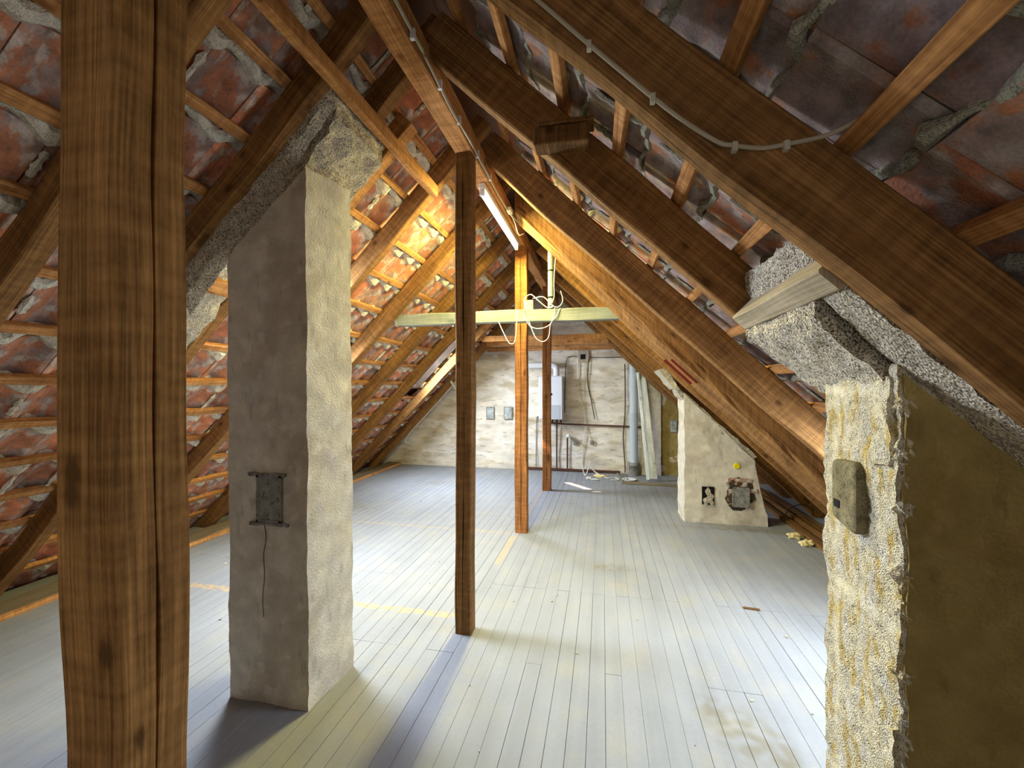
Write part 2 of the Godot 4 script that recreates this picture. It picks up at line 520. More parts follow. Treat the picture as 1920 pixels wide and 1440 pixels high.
# the painted boards: x -4.4 .. 2.9, z -7.8 .. 1.3, one picture for the whole floor
func floor_tex() -> ImageTexture:
	var w := 1460; var h := 1820
	var g0 := grid(801, 0.004, w, h, 1, 2, 4)
	var g1 := grid(811, 0.05, w, h, 1, 24, 3)
	var g2 := grid(821, 0.015, w, h, 1, 1, 5)
	var g3 := grid(831, 0.16, w, h, 1, 1, 2)
	var out := PackedByteArray(); out.resize(w * h * 3)
	for y in h:
		var z := -7.8 + 9.1 * y / h
		for x in w:
			var i := y * w + x
			var k := 0.90 + 0.10 * g0[i] / 255.0 + 0.07 * (g1[i] / 255.0 - 0.5) + 0.05 * (g2[i] / 255.0 - 0.5) + 0.03 * (g3[i] / 255.0 - 0.5)
			var warm := clampf((g2[i] / 255.0 - 0.52) * 2.5, 0.0, 1.0) * 0.035
			out[i * 3] = clampi(int(255.0 * (0.595 * k + warm * 0.4)), 0, 255)
			out[i * 3 + 1] = clampi(int(255.0 * (0.607 * k)), 0, 255)
			out[i * 3 + 2] = clampi(int(255.0 * (0.625 * k - warm)), 0, 255)
	var im := Image.create_from_data(w, h, false, Image.FORMAT_RGB8, out)
	# where partitions once stood the wood was never painted
	for s in [[-3.7, -0.93, -2.76, -2.70], [-2.9, -0.93, -4.40, -4.355], [-0.925, -0.87, -4.28, -3.6], [-0.90, -0.86, -6.15, -4.6]]:
		var faint: float = 0.85 if s[2] > -4.0 or s[2] == -4.28 else 0.5
		var x0 := int((s[0] + 4.4) / 7.3 * w); var x1 := int((s[1] + 4.4) / 7.3 * w)
		var y0 := int((s[2] + 7.8) / 9.1 * h); var y1 := int((s[3] + 7.8) / 9.1 * h)
		for y in range(y0, y1 + 1):
			for x in range(x0, x1 + 1):
				var a := faint * clampf(0.75 + 1.3 * fn.get_noise_2d(x * 0.09, y * 0.12), 0.0, 1.0)
				im.set_pixel(x, y, im.get_pixel(x, y).lerp(Color(0.74, 0.62, 0.47), a))
	# stains, dark line before the pier, and painted shadow beside the crumbling pillar
	for s in [[0.12, -3.72, 0.16, 0.10, 0.22], [-0.03, -3.72, 0.05, 0.05, 0.3], [0.62, -2.05, 0.10, 0.16, 0.35], [0.74, -1.98, 0.05, 0.14, 0.4], [0.50, -2.18, 0.06, 0.12, 0.3], [-3.1, -4.9, 0.4, 0.2, 0.2], [-2.6, -6.4, 0.3, 0.15, 0.15], [1.35, -4.98, 0.5, 0.05, 0.35]]:
		var cx: float = (s[0] + 4.4) / 7.3 * w; var cy: float = (s[1] + 7.8) / 9.1 * h
		var rx: float = s[2] * 200.0; var ry: float = s[3] * 200.0
		for y in range(int(cy - ry * 2), int(cy + ry * 2)):
			for x in range(int(cx - rx * 2), int(cx + rx * 2)):
				if x < 0 or y < 0 or x >= w or y >= h: continue
				var d := pow((x - cx) / rx, 2) + pow((y - cy) / ry, 2)
				var a: float = s[4] * exp(-d) * clampf(0.8 + 0.9 * fn.get_noise_2d(x * 0.06, y * 0.06), 0.0, 1.2)
				im.set_pixel(x, y, im.get_pixel(x, y).lerp(Color(0.42, 0.37, 0.24), clampf(a, 0, 1)))
	im.generate_mipmaps()
	return ImageTexture.create_from_image(im)

# ---------------------------------------------------------------- the setting
func setting() -> void:
	# floor: boards along the ridge
	var fs := begin()
	hexa(fs, block(Vector3(-4.75, -0.25, -8.1), Vector3(3.2, -0.03, 1.45)), 10.0, 0.0)
	var fl := structure("floor", "pale grey painted floorboards running the length of the attic", done(fs), M.under)
	var x := -4.38
	var r := RandomNumberGenerator.new(); r.seed = 3
	while x < 2.75:
		var w := 0.0865 + r.randf_range(-0.004, 0.004)
		var cuts := [-7.73, -5.62 if r.randf() < 0.6 else -4.9, -3.23 if r.randf() < 0.75 else -2.35, 1.2]
		for i in 3:
			var st := begin()
			var gap := 0.0004 + (0.0011 if r.randf() < 0.3 else 0.0)
			var top := r.randf_range(-0.0008, 0.0004)
			var a := Vector3(x + gap, 0, cuts[i] + 0.001); var b := Vector3(x + w - gap, 0, cuts[i + 1] - 0.001)
			var ch := 0.0012
			var p := [Vector3(a.x, -0.03, a.z), Vector3(a.x, top - ch, a.z), Vector3(a.x + ch, top, a.z), Vector3(b.x - ch, top, a.z), Vector3(b.x, top - ch, a.z), Vector3(b.x, -0.03, a.z)]
			for k in 5:
				var q0: Vector3 = p[k]; var q1: Vector3 = p[k + 1]
				var q2 := Vector3(q1.x, q1.y, b.z); var q3 := Vector3(q0.x, q0.y, b.z)
				st.set_smooth_group(-1)
				tri(st, q0, q1, q2, fuv(q0), fuv(q1), fuv(q2)); tri(st, q0, q2, q3, fuv(q0), fuv(q2), fuv(q3))
			for e in 2:
				var zz: float = a.z if e == 0 else b.z
				for k in range(1, 5):
					var q0 := Vector3(p[0].x, p[0].y, zz); var q1 := Vector3(p[k].x, p[k].y, zz); var q2 := Vector3(p[k + 1].x, p[k + 1].y, zz)
					if e == 0: tri(st, q0, q2, q1, fuv(q0), fuv(q2), fuv(q1))
					else: tri(st, q0, q1, q2, fuv(q0), fuv(q1), fuv(q2))
			part(fl, "floorboard", done(st), M.floor)
		x += w
	# the board that closes the floor at the left eaves, with a raw edge
	var kb := structure("baseboard_left", "low board along the left eaves with a raw wood edge", beam(Vector3(-3.995, 0.021, 1.2), Vector3(-3.995, 0.021, -7.72), Vector3(0.125, 0, 0), Vector3(0, 0.02, 0), 0.003, 0.004, 0.4), M.greywood)
	part(kb, "edge_lath", beam(Vector3(-3.862, 0.02, 1.2), Vector3(-3.862, 0.02, -7.72), Vector3(0.01, 0, 0), Vector3(0, 0.019, 0), 0.003, 0.003, 0.3), M.pale, "raw wood edge")
	# gable walls; the one behind the viewer gets an added window for fill light
	for g in 2:
		var z0 := -8.02 if g == 0 else 1.2
		var z1 := -7.74 if g == 0 else 1.45
		var st := begin()
		var xs := [-4.85, -0.85, 3.2] if g == 0 else [-4.85, -0.85, -0.6, 0.2, 3.2]
		for k in xs.size() - 1:
			var xa: float = xs[k]; var xb: float = xs[k + 1]
			var ya := maxf(0.0, minf(pl(xa, 0, 0.40).y, pr(xa, 0, 0.45).y)); var yb := maxf(0.0, minf(pl(xb, 0, 0.40).y, pr(xb, 0, 0.45).y))
			var bands := [[-0.25, -0.25, ya, yb]]
			if xa == -0.6: bands = [[-0.25, -0.25, 1.05, 1.05], [2.05, 2.05, ya, yb]]
			for q in bands:
				hexa(st, [Vector3(xa, q[0], z0), Vector3(xb, q[1], z0), Vector3(xb, q[1], z1), Vector3(xa, q[0], z1), Vector3(xa, q[2], z0), Vector3(xb, q[3], z0), Vector3(xb, q[3], z1), Vector3(xa, q[2], z1)], 0.16, 0.018, 1.6, 0.004, 9.0)
		structure("wall_back" if g == 0 else "wall_front", "rough plastered gable wall at the far end" if g == 0 else "plastered gable wall behind the viewer", done(st), M.gable)
	var fill_win := structure("window_5", "added fill window in the gable wall behind the viewer")
	var gf := begin()
	for q in [[-0.6, 1.05, -0.54, 2.05], [0.14, 1.05, 0.2, 2.05], [-0.54, 1.05, 0.14, 1.11], [-0.54, 1.99, 0.14, 2.05], [-0.22, 1.11, -0.18, 1.99]]: cbox(Vector3(q[0], q[1], 1.30), Vector3(q[2], q[3], 1.36), 0.004, gf)
	part(fill_win, "window_frame", done(gf), M.greywood)
	part(fill_win, "pane", done(cbox(Vector3(-0.55, 1.10, 1.325), Vector3(0.15, 2.0, 1.331), 0.001)), M.frost)
	slope(true)
	slope(false)
	for i in 4: roof_window("window_%d" % (i + 1), ["roof window in the left slope behind the chimney", "smaller roof window in the left slope near the chimney", "far roof window in the left slope with a slit of clear sky", "added fill window in the right slope, unseen behind the crumbling pillar"][i], i)  # the right slope one is added for fill

func fuv(p: Vector3) -> Vector2: return Vector2((p.x + 4.4) / 7.3, (p.z + 7.8) / 9.1)

func at_slope(left: bool, x: float, z: float, gap: float) -> Vector3: return pl(x, z, gap) if left else pr(x, z, gap)

func in_window(left: bool, x: float, z: float, m := 0.0) -> bool:
	for w in (WINS if left else FILL_WINS_R):
		if x > w[0] - m and x < w[1] + m and z > w[2] - m and z < w[3] + m: return true
	return false

# the lengths along the ridge that the roof windows leave free at this x
func spans(left: bool, x: float, m: float) -> Array:
	var cut: Array = []
	for w in (WINS if left else FILL_WINS_R):
		if x > w[0] - m and x < w[1] + m: cut.append([w[2] - 0.03, w[3] + 0.03])
	cut.sort_custom(func(a, b): return a[0] < b[0])
	var out: Array = []
	var z := -7.73
	for q in cut:
		out.append([z, q[0]])
		z = q[1]
	out.append([z, 1.2])
	return out

func slope(left: bool) -> void:
	var root := structure("ceiling_left" if left else "ceiling_right", "underside of the left roof slope, clay tiles on battens" if left else "underside of the right roof slope, clay tiles on battens")
	# unseen sheet added to stop light leaking between the tiles
	var seal := begin()
	var xs := [-4.9, -3.15, -3.0, -2.5, -2.2, -2.12, -0.6] if left else [-1.1, 1.4, 1.9, 3.3]
	var zs := [-8.1, -6.47, -5.84, -3.8, -3.12, -2.93, -2.48, 1.5] if left else [-8.1, -2.75, -2.05, 1.5]
	for i in xs.size() - 1:
		for j in zs.size() - 1:
			var xm: float = (xs[i] + xs[i + 1]) / 2.0; var zm: float = (zs[j] + zs[j + 1]) / 2.0
			if in_window(left, xm, zm): continue
			var c: Array = []
			for gp in [0.42, 0.50]:
				for q in [[i, j], [i + 1, j], [i + 1, j + 1], [i, j + 1]]: c.append(at_slope(left, xs[q[0]], zs[q[1]], gp + (0.0 if left else 0.06)))
			hexa(seal, c, 20.0, 0.0)
	part(root, "added_light_seal", done(seal), M.seal_brown)
	var m := 1.01 if left else -0.96
	var dn := Vector3(-1, -1.01, 0).normalized() if left else Vector3(1, -0.96, 0).normalized()
	var out := Vector3(-1.01, 1, 0).normalized() if left else Vector3(0.96, 1, 0).normalized()
	var across := Vector3(0, 0, 1)
	var hyp := sqrt(1.0 + m * m)
	var pitch := 0.232 if left else 0.236
	var rows: Array = []
	if left:
		for k in range(-2, 14): rows.append(-1.451 - pitch * k)
	else:
		for k in range(-3, 12): rows.append(0.057 + pitch * k)
	var base := 0.19 if left else 0.26              # vertical depth of the rafters
	var br := RandomNumberGenerator.new(); br.seed = 5 if left else 6
	# battens
	for xk in rows:
		for s in spans(left, xk, 0.03):
			var a := at_slope(left, xk, s[0], base) + out * 0.0175; var b := at_slope(left, xk, s[1], base) + out * 0.0175
			part(root, "batten", beam(a, b, dn * 0.025, out * 0.0175, 0.004, 0.003, 0.3), M.sawn)
	# tiles: a few shapes, shared
	var amp := 0.026 if left else 0.009
	var shapes: Array = []
	for v in 5: shapes.append(tile_mesh(pitch * hyp + 0.085, amp, v, left))
	var mats := [M.tile_red, M.tile_red, M.tile_brown, M.tile_bright] if left else [M.tile_mauve, M.tile_grey, M.tile_mauve, M.tile_brown]
	var spots: Array = []
	var tw := 0.225
	var h0 := base / hyp + 0.036
	for xk in rows:
		var jit := br.randf_range(-0.03, 0.03)
		for j in 40:
			var zc := -7.6 + tw * j + jit
			if zc > 1.1: continue
			var p := at_slope(left, xk, zc, 0.0)
			p = p - out * 0.0 + out * h0 - dn * 0.055
			var mid := p + dn * 0.2
			if in_window(left, mid.x, zc, 0.10): continue
			var tilt := 0.065 + br.randf_range(-0.012, 0.012)
			var yv := (dn * cos(tilt) + out * sin(tilt)).normalized()
			var zv := across.cross(yv).normalized()
			if zv.dot(out) < 0.0: zv = -zv
			var xv := yv.cross(zv).normalized()
			var t := Transform3D(Basis(xv, yv, zv), p + out * br.randf_range(-0.003, 0.004)).rotated_local(Vector3(0, 0, 1), br.randf_range(-0.02, 0.02))
			spots.append([t, mid, br.randi() % shapes.size(), br.randi() % mats.size(), 0.0])
	var th := atan(170.0 / 800.0)
	for s in spots:
		var q: Vector3 = s[1] - Vector3(0, 1.55, 0)
		var d := -q.x * sin(th) - q.z * cos(th)
		var rx := q.x * cos(th) - q.z * sin(th)
		var seen := d > 0.15 and absf(rx / d) < 1.28 and absf(q.y / d) < 0.98
		s[4] = (100.0 if seen else 0.0) + 1.0 / q.length_squared()
	spots.sort_custom(func(a, b): return a[4] > b[4])
	var rest: Array = []
	for i in spots.size():
		var s = spots[i]
		if i < 300:
			var o := MeshInstance3D.new()
			o.name = "roof_tile"
			o.mesh = shapes[s[2]]
			o.material_override = mats[s[3]]
			root.add_child(o, true)
			o.transform = s[0]
		else: rest.append(s)
	var mm := MultiMesh.new()
	mm.transform_format = MultiMesh.TRANSFORM_3D
	mm.mesh = shapes[0]
	mm.instance_count = rest.size()
	for i in rest.size(): mm.set_instance_transform(i, rest[i][0])
	var mi := MultiMeshInstance3D.new()
	mi.name = "distant_roof_tiles"
	mi.multimesh = mm
	mi.material_override = mats[0]
	mi.set_meta("kind", "stuff")
	root.add_child(mi, true)
	# mortar pressed in along the head of every course, and down some side joints
	for k in rows.size():
		var xk: float = rows[k]
		var st := begin()
		for s in spans(left, xk + (0.05 if left else -0.05), 0.06):
			var n := int((s[1] - s[0]) / 0.028)
			var rings: Array = []
			for i in n + 1:
				var z: float = lerpf(s[0], s[1], float(i) / n)
				var wob := fn.get_noise_2d(z * 9.0, k * 7.3 + (0.0 if left else 99.0)); var wob2 := fn.get_noise_2d(z * 31.0, k * 3.1 + 50.0)
				var rad := (0.030 if left else 0.018) + 0.010 * wob + 0.006 * wob2
				var c := at_slope(left, xk, z, 0.0) + out * (h0 + 0.013 + amp * cos(TAU * (z + 7.6) / tw)) - dn * ((0.082 if left else 0.066) + 0.008 * wob2 + (0.022 if left else -0.014) * cos(TAU * (z + 7.6) / tw))
				var ring := PackedVector3Array()
				for a in 6:
					var ang := TAU * a / 6.0
					ring.append(c + (dn * cos(ang) * (1.35 if left else 0.9) + out * sin(ang)) * maxf(rad, 0.006))
				rings.append(ring)
			loft(st, rings, -1)
		if not left or k % 2 == 0:
			for j in 38:
				if br.randf() > (0.45 if not left else 0.25): continue
				var z := -7.6 + tw * (j + 0.5)
				if in_window(left, xk + (-0.15 if left else 0.15), z, 0.2): continue
				var rings: Array = []
				var len := br.randf_range(0.3, 0.9)
				for i in 8:
					var t := float(i) / 7.0 * len
					var rad := 0.009 + 0.006 * fn.get_noise_2d(t * 12.0, j * 5.0 + k)
					var c := at_slope(left, xk, z, 0.0) + dn * (0.0 + t * pitch * hyp) + out * (h0 - amp + 0.02 * t)
					var ring := PackedVector3Array()
					for a in 5:
						var ang := TAU * a / 5.0
						ring.append(c + (across * cos(ang) * 1.5 + out * sin(ang)) * maxf(rad, 0.004) * (1.0 if i > 0 and i < 7 else 0.4))
					rings.append(ring)
				loft(st, rings, -1)
		part(root, "mortar_bed", done(st), M.mortar if left else M.mortar_grey)

# one clay tile: x across, y down the slope from its head, z outwards; a shallow wave with a rolled side lip
func tile_mesh(length: float, amp: float, v: int, left: bool) -> ArrayMesh:
	var st := begin()
	var n := 8
	var prof: Array = []
	var r := RandomNumberGenerator.new(); r.seed = 40 + v + (0 if left else 20)
	for i in n + 1:
		var x := -0.1105 + 0.221 * i / n
		prof.append(Vector2(x, amp * cos(TAU * x / 0.225) + (0.006 if i == 0 or i == n else 0.0) + r.randf_range(-0.001, 0.001)))
	var th := 0.015
	var off := Vector2(r.randf(), r.randf())
	var rings: Array = []
	for y in [0.0, length * 0.5, length]:
		var ring := PackedVector3Array()
		for i in n + 1: ring.append(Vector3(prof[i].x, y, prof[i].y))
		for i in range(n, -1, -1): ring.append(Vector3(prof[i].x, y, prof[i].y + th))
		rings.append(ring)
	# by hand, so that the clay runs across as one picture
	var cnt: int = rings[0].size()
	for k in 2:
		for i in cnt:
			var j := (i + 1) % cnt
			var a: Vector3 = rings[k][i]; var b: Vector3 = rings[k][j]; var c: Vector3 = rings[k + 1][j]; var d: Vector3 = rings[k + 1][i]
			st.set_smooth_group(-1)
			tri(st, a, b, c, off + Vector2(a.x, a.y), off + Vector2(b.x, b.y), off + Vector2(c.x, c.y))
			tri(st, a, c, d, off + Vector2(a.x, a.y), off + Vector2(c.x, c.y), off + Vector2(d.x, d.y))
	for k in [0, 2]:
		for i in n:
			var a: Vector3 = rings[k][i]; var b: Vector3 = rings[k][i + 1]; var c: Vector3 = rings[k][cnt - 2 - i]; var d: Vector3 = rings[k][cnt - 1 - i]
			if k == 0:
				tri(st, a, c, b, off + Vector2(a.x, a.z), off + Vector2(c.x, c.z), off + Vector2(b.x, b.z)); tri(st, a, d, c, off, off, off)
			else:
				tri(st, a, b, c, off + Vector2(a.x, a.z), off + Vector2(b.x, b.z), off + Vector2(c.x, c.z)); tri(st, a, c, d, off, off, off)
	return done(st)

func roof_window(called: String, label: String, wi: int) -> void:
	var left := wi < 3
	var q0: Array = WINS[wi] if left else FILL_WINS_R[0]
	var x0: float = q0[0]; var x1: float = q0[1]; var z0: float = q0[2]; var z1: float = q0[3]
	var root := structure(called, label)
	var nrm := Vector3(-1.01, 1, 0).normalized() if left else Vector3(0.96, 1, 0).normalized()
	var along := Vector3(1, 1.01, 0).normalized() if left else Vector3(1, -0.96, 0).normalized()
	var g0 := 0.36 if left else 0.42
	var fr := begin()
	for s in [[x0, z0, x1, z0, Vector3(0, 0, 0.02)], [x0, z1, x1, z1, Vector3(0, 0, 0.02)], [x0, z0, x0, z1, along * 0.02], [x1, z0, x1, z1, along * 0.02]]:
		timber(at_slope(left, s[0], s[1], g0), at_slope(left, s[2], s[3], g0), s[4], nrm * 0.10, 0.0, 0.003, 5.0, 0.0, -1, fr)
	part(root, "window_frame", done(fr), M.greywood)
	var panes := [[x0, x1, x0, x1]]                  # x0, x1 at z0, then at z1
	if wi == 2: panes = [[x0, -2.74, x0, -2.48], [-2.68, x1, -2.42, x1]]
	else:
		for k in [1, 2]:
			var z := lerpf(z0, z1, k / 3.0)
			part(root, "glazing_bar", beam(at_slope(left, x0, z, g0 + 0.08), at_slope(left, x1, z, g0 + 0.08), Vector3(0, 0, 0.010), nrm * 0.012, 0.0, 0.002, 5.0), M.greywood)
	for q in panes:
		var g := begin()
		var c: Array = []
		for gp in [g0 + 0.085, g0 + 0.092]:
			for e in [[q[0], z0], [q[1], z0], [q[3], z1], [q[2], z1]]: c.append(at_slope(left, e[0], e[1], gp))
		hexa(g, c, 5.0, 0.0)
		part(root, "pane", done(g), M.frost)

# ---------------------------------------------------------------- timbers
func rafter(left: bool, z0: float, z1: float, xa: float, xb: float, m: Material, label: String, wane := 0.0, low0 := 0.0, low1 := 0.0) -> void:
	var dep := 0.19 if left else 0.26
	var out := Vector3(-1.01, 1, 0).normalized() if left else Vector3(0.96, 1, 0).normalized()
	var hyp := sqrt(1.0 + (1.01 * 1.01 if left else 0.96 * 0.96))
	var half := dep / hyp / 2.0 - 0.001
	var zm := (z0 + z1) / 2.0
	var a := at_slope(left, xa, zm, -low0) + out * half
	var b := at_slope(left, xb, zm, -low1) + out * half
	solo("rafter", beam(a, b, Vector3(0, 0, absf(z1 - z0) / 2.0), out * -half, 0.005, 0.006, 0.13, wane), m, label, "rafter", "rafters of the %s roof slope" % ("left" if left else "right"))

func timbers() -> void:
	# posts under the ridge
	var names := ["massive dark timber post in the left foreground, a long drying crack down one side", "slim brown post in the middle of the floor, cracked along its whole front", "timber post with the white cross beam", "thin red-brown timber post standing just before the wall-hung boiler"]
	var pz := [[-0.695, -0.562], [-2.63, -2.529], [-4.50, -4.39], [-6.32, -6.215]]
	var px := [[-0.925, -0.797], [-0.901, -0.797], [-0.903, -0.775], [-0.865, -0.745]]
	for i in 4:
		var cx: float = (px[i][0] + px[i][1]) / 2.0; var cz: float = (pz[i][0] + pz[i][1]) / 2.0
		var wx: float = (px[i][1] - px[i][0]) / 2.0; var wz: float = (pz[i][1] - pz[i][0]) / 2.0
		var mm := beam(Vector3(cx, 0.001, cz), Vector3(cx, 2.998, cz), Vector3(wx, 0, 0), Vector3(0, 0, wz), 0.005 if i == 0 else 0.003, 0.006, 0.06, 0.012 if i == 0 else 0.003, 1 if i == 0 else 2)
		solo("post", mm, [M.foreground, M.old, M.red, M.red][i], names[i], "post", "posts under the ridge")
	solo("ridge_beam", beam(Vector3(-0.848, 3.075, 1.19), Vector3(-0.848, 3.075, -7.73), Vector3(0.056, 0, 0), Vector3(0, -0.075, 0), 0.003, 0.006, 0.15, 0.004, 0), M.sawn, "long ridge beam along the top of the roof carrying the lamp and cables", "beam")
	# rafters, left
	var L := [[-1.20, -1.29, -0.80, -4.4, "wane-edged rafter behind the massive foreground post"], [-1.74, -1.82, -0.80, -2.25, "short dark rafter ending beside the leaning left chimney"], [-2.12, -2.20, -0.80, -4.4, "rafter beyond the leaning left chimney, reaching the floor behind the big post"], [-2.98, -3.06, -0.80, -4.4, "dark left rafter nearest behind the left chimney, its lower edge orange"], [-3.85, -3.94, -0.80, -4.4, "left rafter that carries one end of the white cross beam"], [-4.76, -4.85, -0.80, -4.4, "left rafter one beyond the end of the white cross beam"], [-5.66, -5.75, -0.80, -4.4, "left rafter two beyond the end of the white cross beam"], [-6.56, -6.65, -0.80, -4.4, "left rafter beside the one with a white cable on it"], [-7.33, -7.44, -0.80, -4.4, "last left rafter, against the gable wall, a white cable running down it"]]
	for q in L: rafter(true, q[0], q[1], q[2], q[3], M.rafter, q[4], 0.03 if q[0] == -1.20 else 0.008)
	# rafters, right
	var R := [[-1.095, -1.17, -0.86, 2.75, "nearest big right rafter with a grey cable clipped to its dark side"], [-1.865, -1.94, -0.86, 2.75, "right rafter with a small wood block nailed to its side, above the crumbling pillar"], [-2.85, -2.93, -0.86, 2.75, "dark right rafter running down behind the crumbling pillar, its edge a thin bright line"], [-4.665, -4.75, -0.72, 2.75, "yellow-lit right rafter just beyond the broad waney one"], [-5.62, -5.70, -0.86, 2.75, "right rafter above the plastered pier with two soot doors"], [-6.52, -6.60, -0.86, 2.75, "right rafter in front of the grey vent pipe"], [-7.36, -7.45, -0.86, 2.75, "last right rafter, against the gable wall"]]
	for q in R: rafter(false, q[0], q[1], q[2], q[3], M.rafter, q[4], 0.008)
	# the broad one, its underside twisted towards the viewer
	var rings: Array = []
	var out := Vector3(0.96, 1, 0).normalized()
	for k in 28:
		var t := k / 27.0
		var x := lerpf(-0.74, 2.75, t)
		var d := 0.07 * fn.get_noise_2d(t * 9.0, 3.0)
		var wn := 0.03 + 0.05 * smoothstep(0.12, 0.32, t)
		var ring := PackedVector3Array()
		ring.append(pr(x, -3.60 + 0.01 * d, 0.012 + 0.5 * wn + 0.25 * d))
		ring.append(pr(x, -3.615 + 0.6 * d, -0.004 + 0.3 * wn * 0.3))
		ring.append(pr(x, -3.80, -0.02 - 0.9 * wn + 0.1 * d))
		ring.append(pr(x, -3.815, 0.0 - 0.6 * wn))
		ring.append(pr(x, -3.815, 0.258))
		ring.append(pr(x, -3.60, 0.258))
		rings.append(ring)
	var st := begin()
	loft(st, rings, -1)
	solo("rafter", done(st), M.rafter, "broad right rafter with a wavy waney edge, ending near the fluorescent lamp", "rafter", "rafters of the right roof slope")
	var rb := thing("red_bars", "pair of short dark red bars under the broad waney rafter", "bar", Vector3(0.72, 1.62, -3.72))  # two thin dark red lines, built as rods
	for q in [[0.508, 0.717, -3.77, -0.085], [0.55, 0.749, -3.69, -0.045]]:
		part(rb, "bar", beam(pr(q[0], q[2], q[3]), pr(q[1], q[2], q[3]), Vector3(0, 0, 0.008), Vector3(0.008, 0.008, 0), 0.0, 0.002, 0.5), M.copper)
	# horizontal pieces
	solo("cross_beam", beam(Vector3(-2.02, 2.202, -3.992), Vector3(0.27, 2.199, -3.992), Vector3(0, 0.057, 0), Vector3(0, 0, 0.044), 0.004, 0.005, 0.12), M.lime, "pale limewashed cross beam tied between two rafters", "beam")
	var ties := [[-6.70, 2.30, -1.93, 0.06, "thin yellow-lit cross lath below the pale cross beam"], [-7.20, 2.27, -1.98, 0.09, "dim cross lath between the last rafters"], [-7.50, 2.20, -2.05, 0.17, "dark cross lath right against the gable wall"]]
	for q in ties:
		solo("cross_lath", beam(Vector3(q[2], q[1], q[0]), Vector3(q[3], q[1], q[0]), Vector3(0, 0.042, 0), Vector3(0, 0, 0.022), 0.004, 0.003, 0.2), M.sawn, q[4], "lath", "cross laths before the gable wall")
	solo("stringer_lath", beam(Vector3(-1.222, 2.985, 0.6), Vector3(-1.222, 2.985, -2.975), Vector3(0.025, 0, 0), Vector3(0, -0.045, 0), 0.004, 0.006, 0.12, 0.01), M.sawn, "long sawn lath fixed under the left rafters above the chimney", "lath")
	solo("trimmer", beam(Vector3(0.58, 1.85, -1.172), Vector3(0.58, 1.845, -1.864), Vector3(0.027, -0.026, 0), Vector3(-0.045, -0.047, 0), 0.004, 0.006, 0.08), M.bleached, "short pale trimmer between two right rafters on top of the leaning pillar", "beam")
	solo("trimmer", beam(Vector3(-2.10, 2.115, -1.80), Vector3(-2.10, 2.105, -2.125), Vector3(0.03, 0.03, 0), Vector3(-0.03, 0.03, 0), 0.003, 0.004, 0.1), M.sawn, "short brown trimmer under the rough mortar beside the big post", "beam")
	solo("short_rafter", beam(pl(-1.60, -2.40, 0.06), pl(-1.15, -2.40, 0.06), Vector3(0, 0, 0.045), Vector3(0.04, -0.04, 0), 0.003, 0.004, 0.1), M.sawn, "short orange rafter piece on the right of the leaning left chimney", "rafter")
	var wb := thing("wood_block", "small dark wood block nailed under a right rafter", "block", Vector3(-0.16, 2.55, -1.82))
	part(wb, "block", done(cbox(Vector3(-0.285, 2.56, -1.864), Vector3(-0.055, 2.635, -1.775), 0.004)), M.old)
	part(wb, "top_board", done(cbox(Vector3(-0.265, 2.637, -1.864), Vector3(-0.035, 2.652, -1.765), 0.003)), M.old)

# ---------------------------------------------------------------- chimneys and pillars
func soot_door(root: Node3D, x0: float, y0: float, x1: float, y1: float, z: float) -> void:
	# an iron clean-out door set a little back in the plaster
	var st := begin()
	for s in [[x0, y0, x0 + 0.014, y1], [x1 - 0.014, y0, x1, y1], [x0, y1 - 0.012, x1, y1], [x0, y0, x1, y0 + 0.012]]:
		cbox(Vector3(s[0], s[1], z - 0.004), Vector3(s[2], s[3], z + 0.006), 0.001, st)
	part(root, "soot_door_frame", done(st), M.steel_dark)
	var d := part(root, "soot_door", done(cbox(Vector3(x0 + 0.013, y0 + 0.011, z - 0.006), Vector3(x1 - 0.013, y1 - 0.011, z + 0.002), 0.001)), M.steel_dark, "dark sheet iron door")
	part(d, "latch", done(cbox(Vector3(x1 - 0.03, (y0 + y1) / 2 - 0.012, z + 0.002), Vector3(x1 - 0.018, (y0 + y1) / 2 + 0.012, z + 0.007), 0.001)), M.steel_dark)

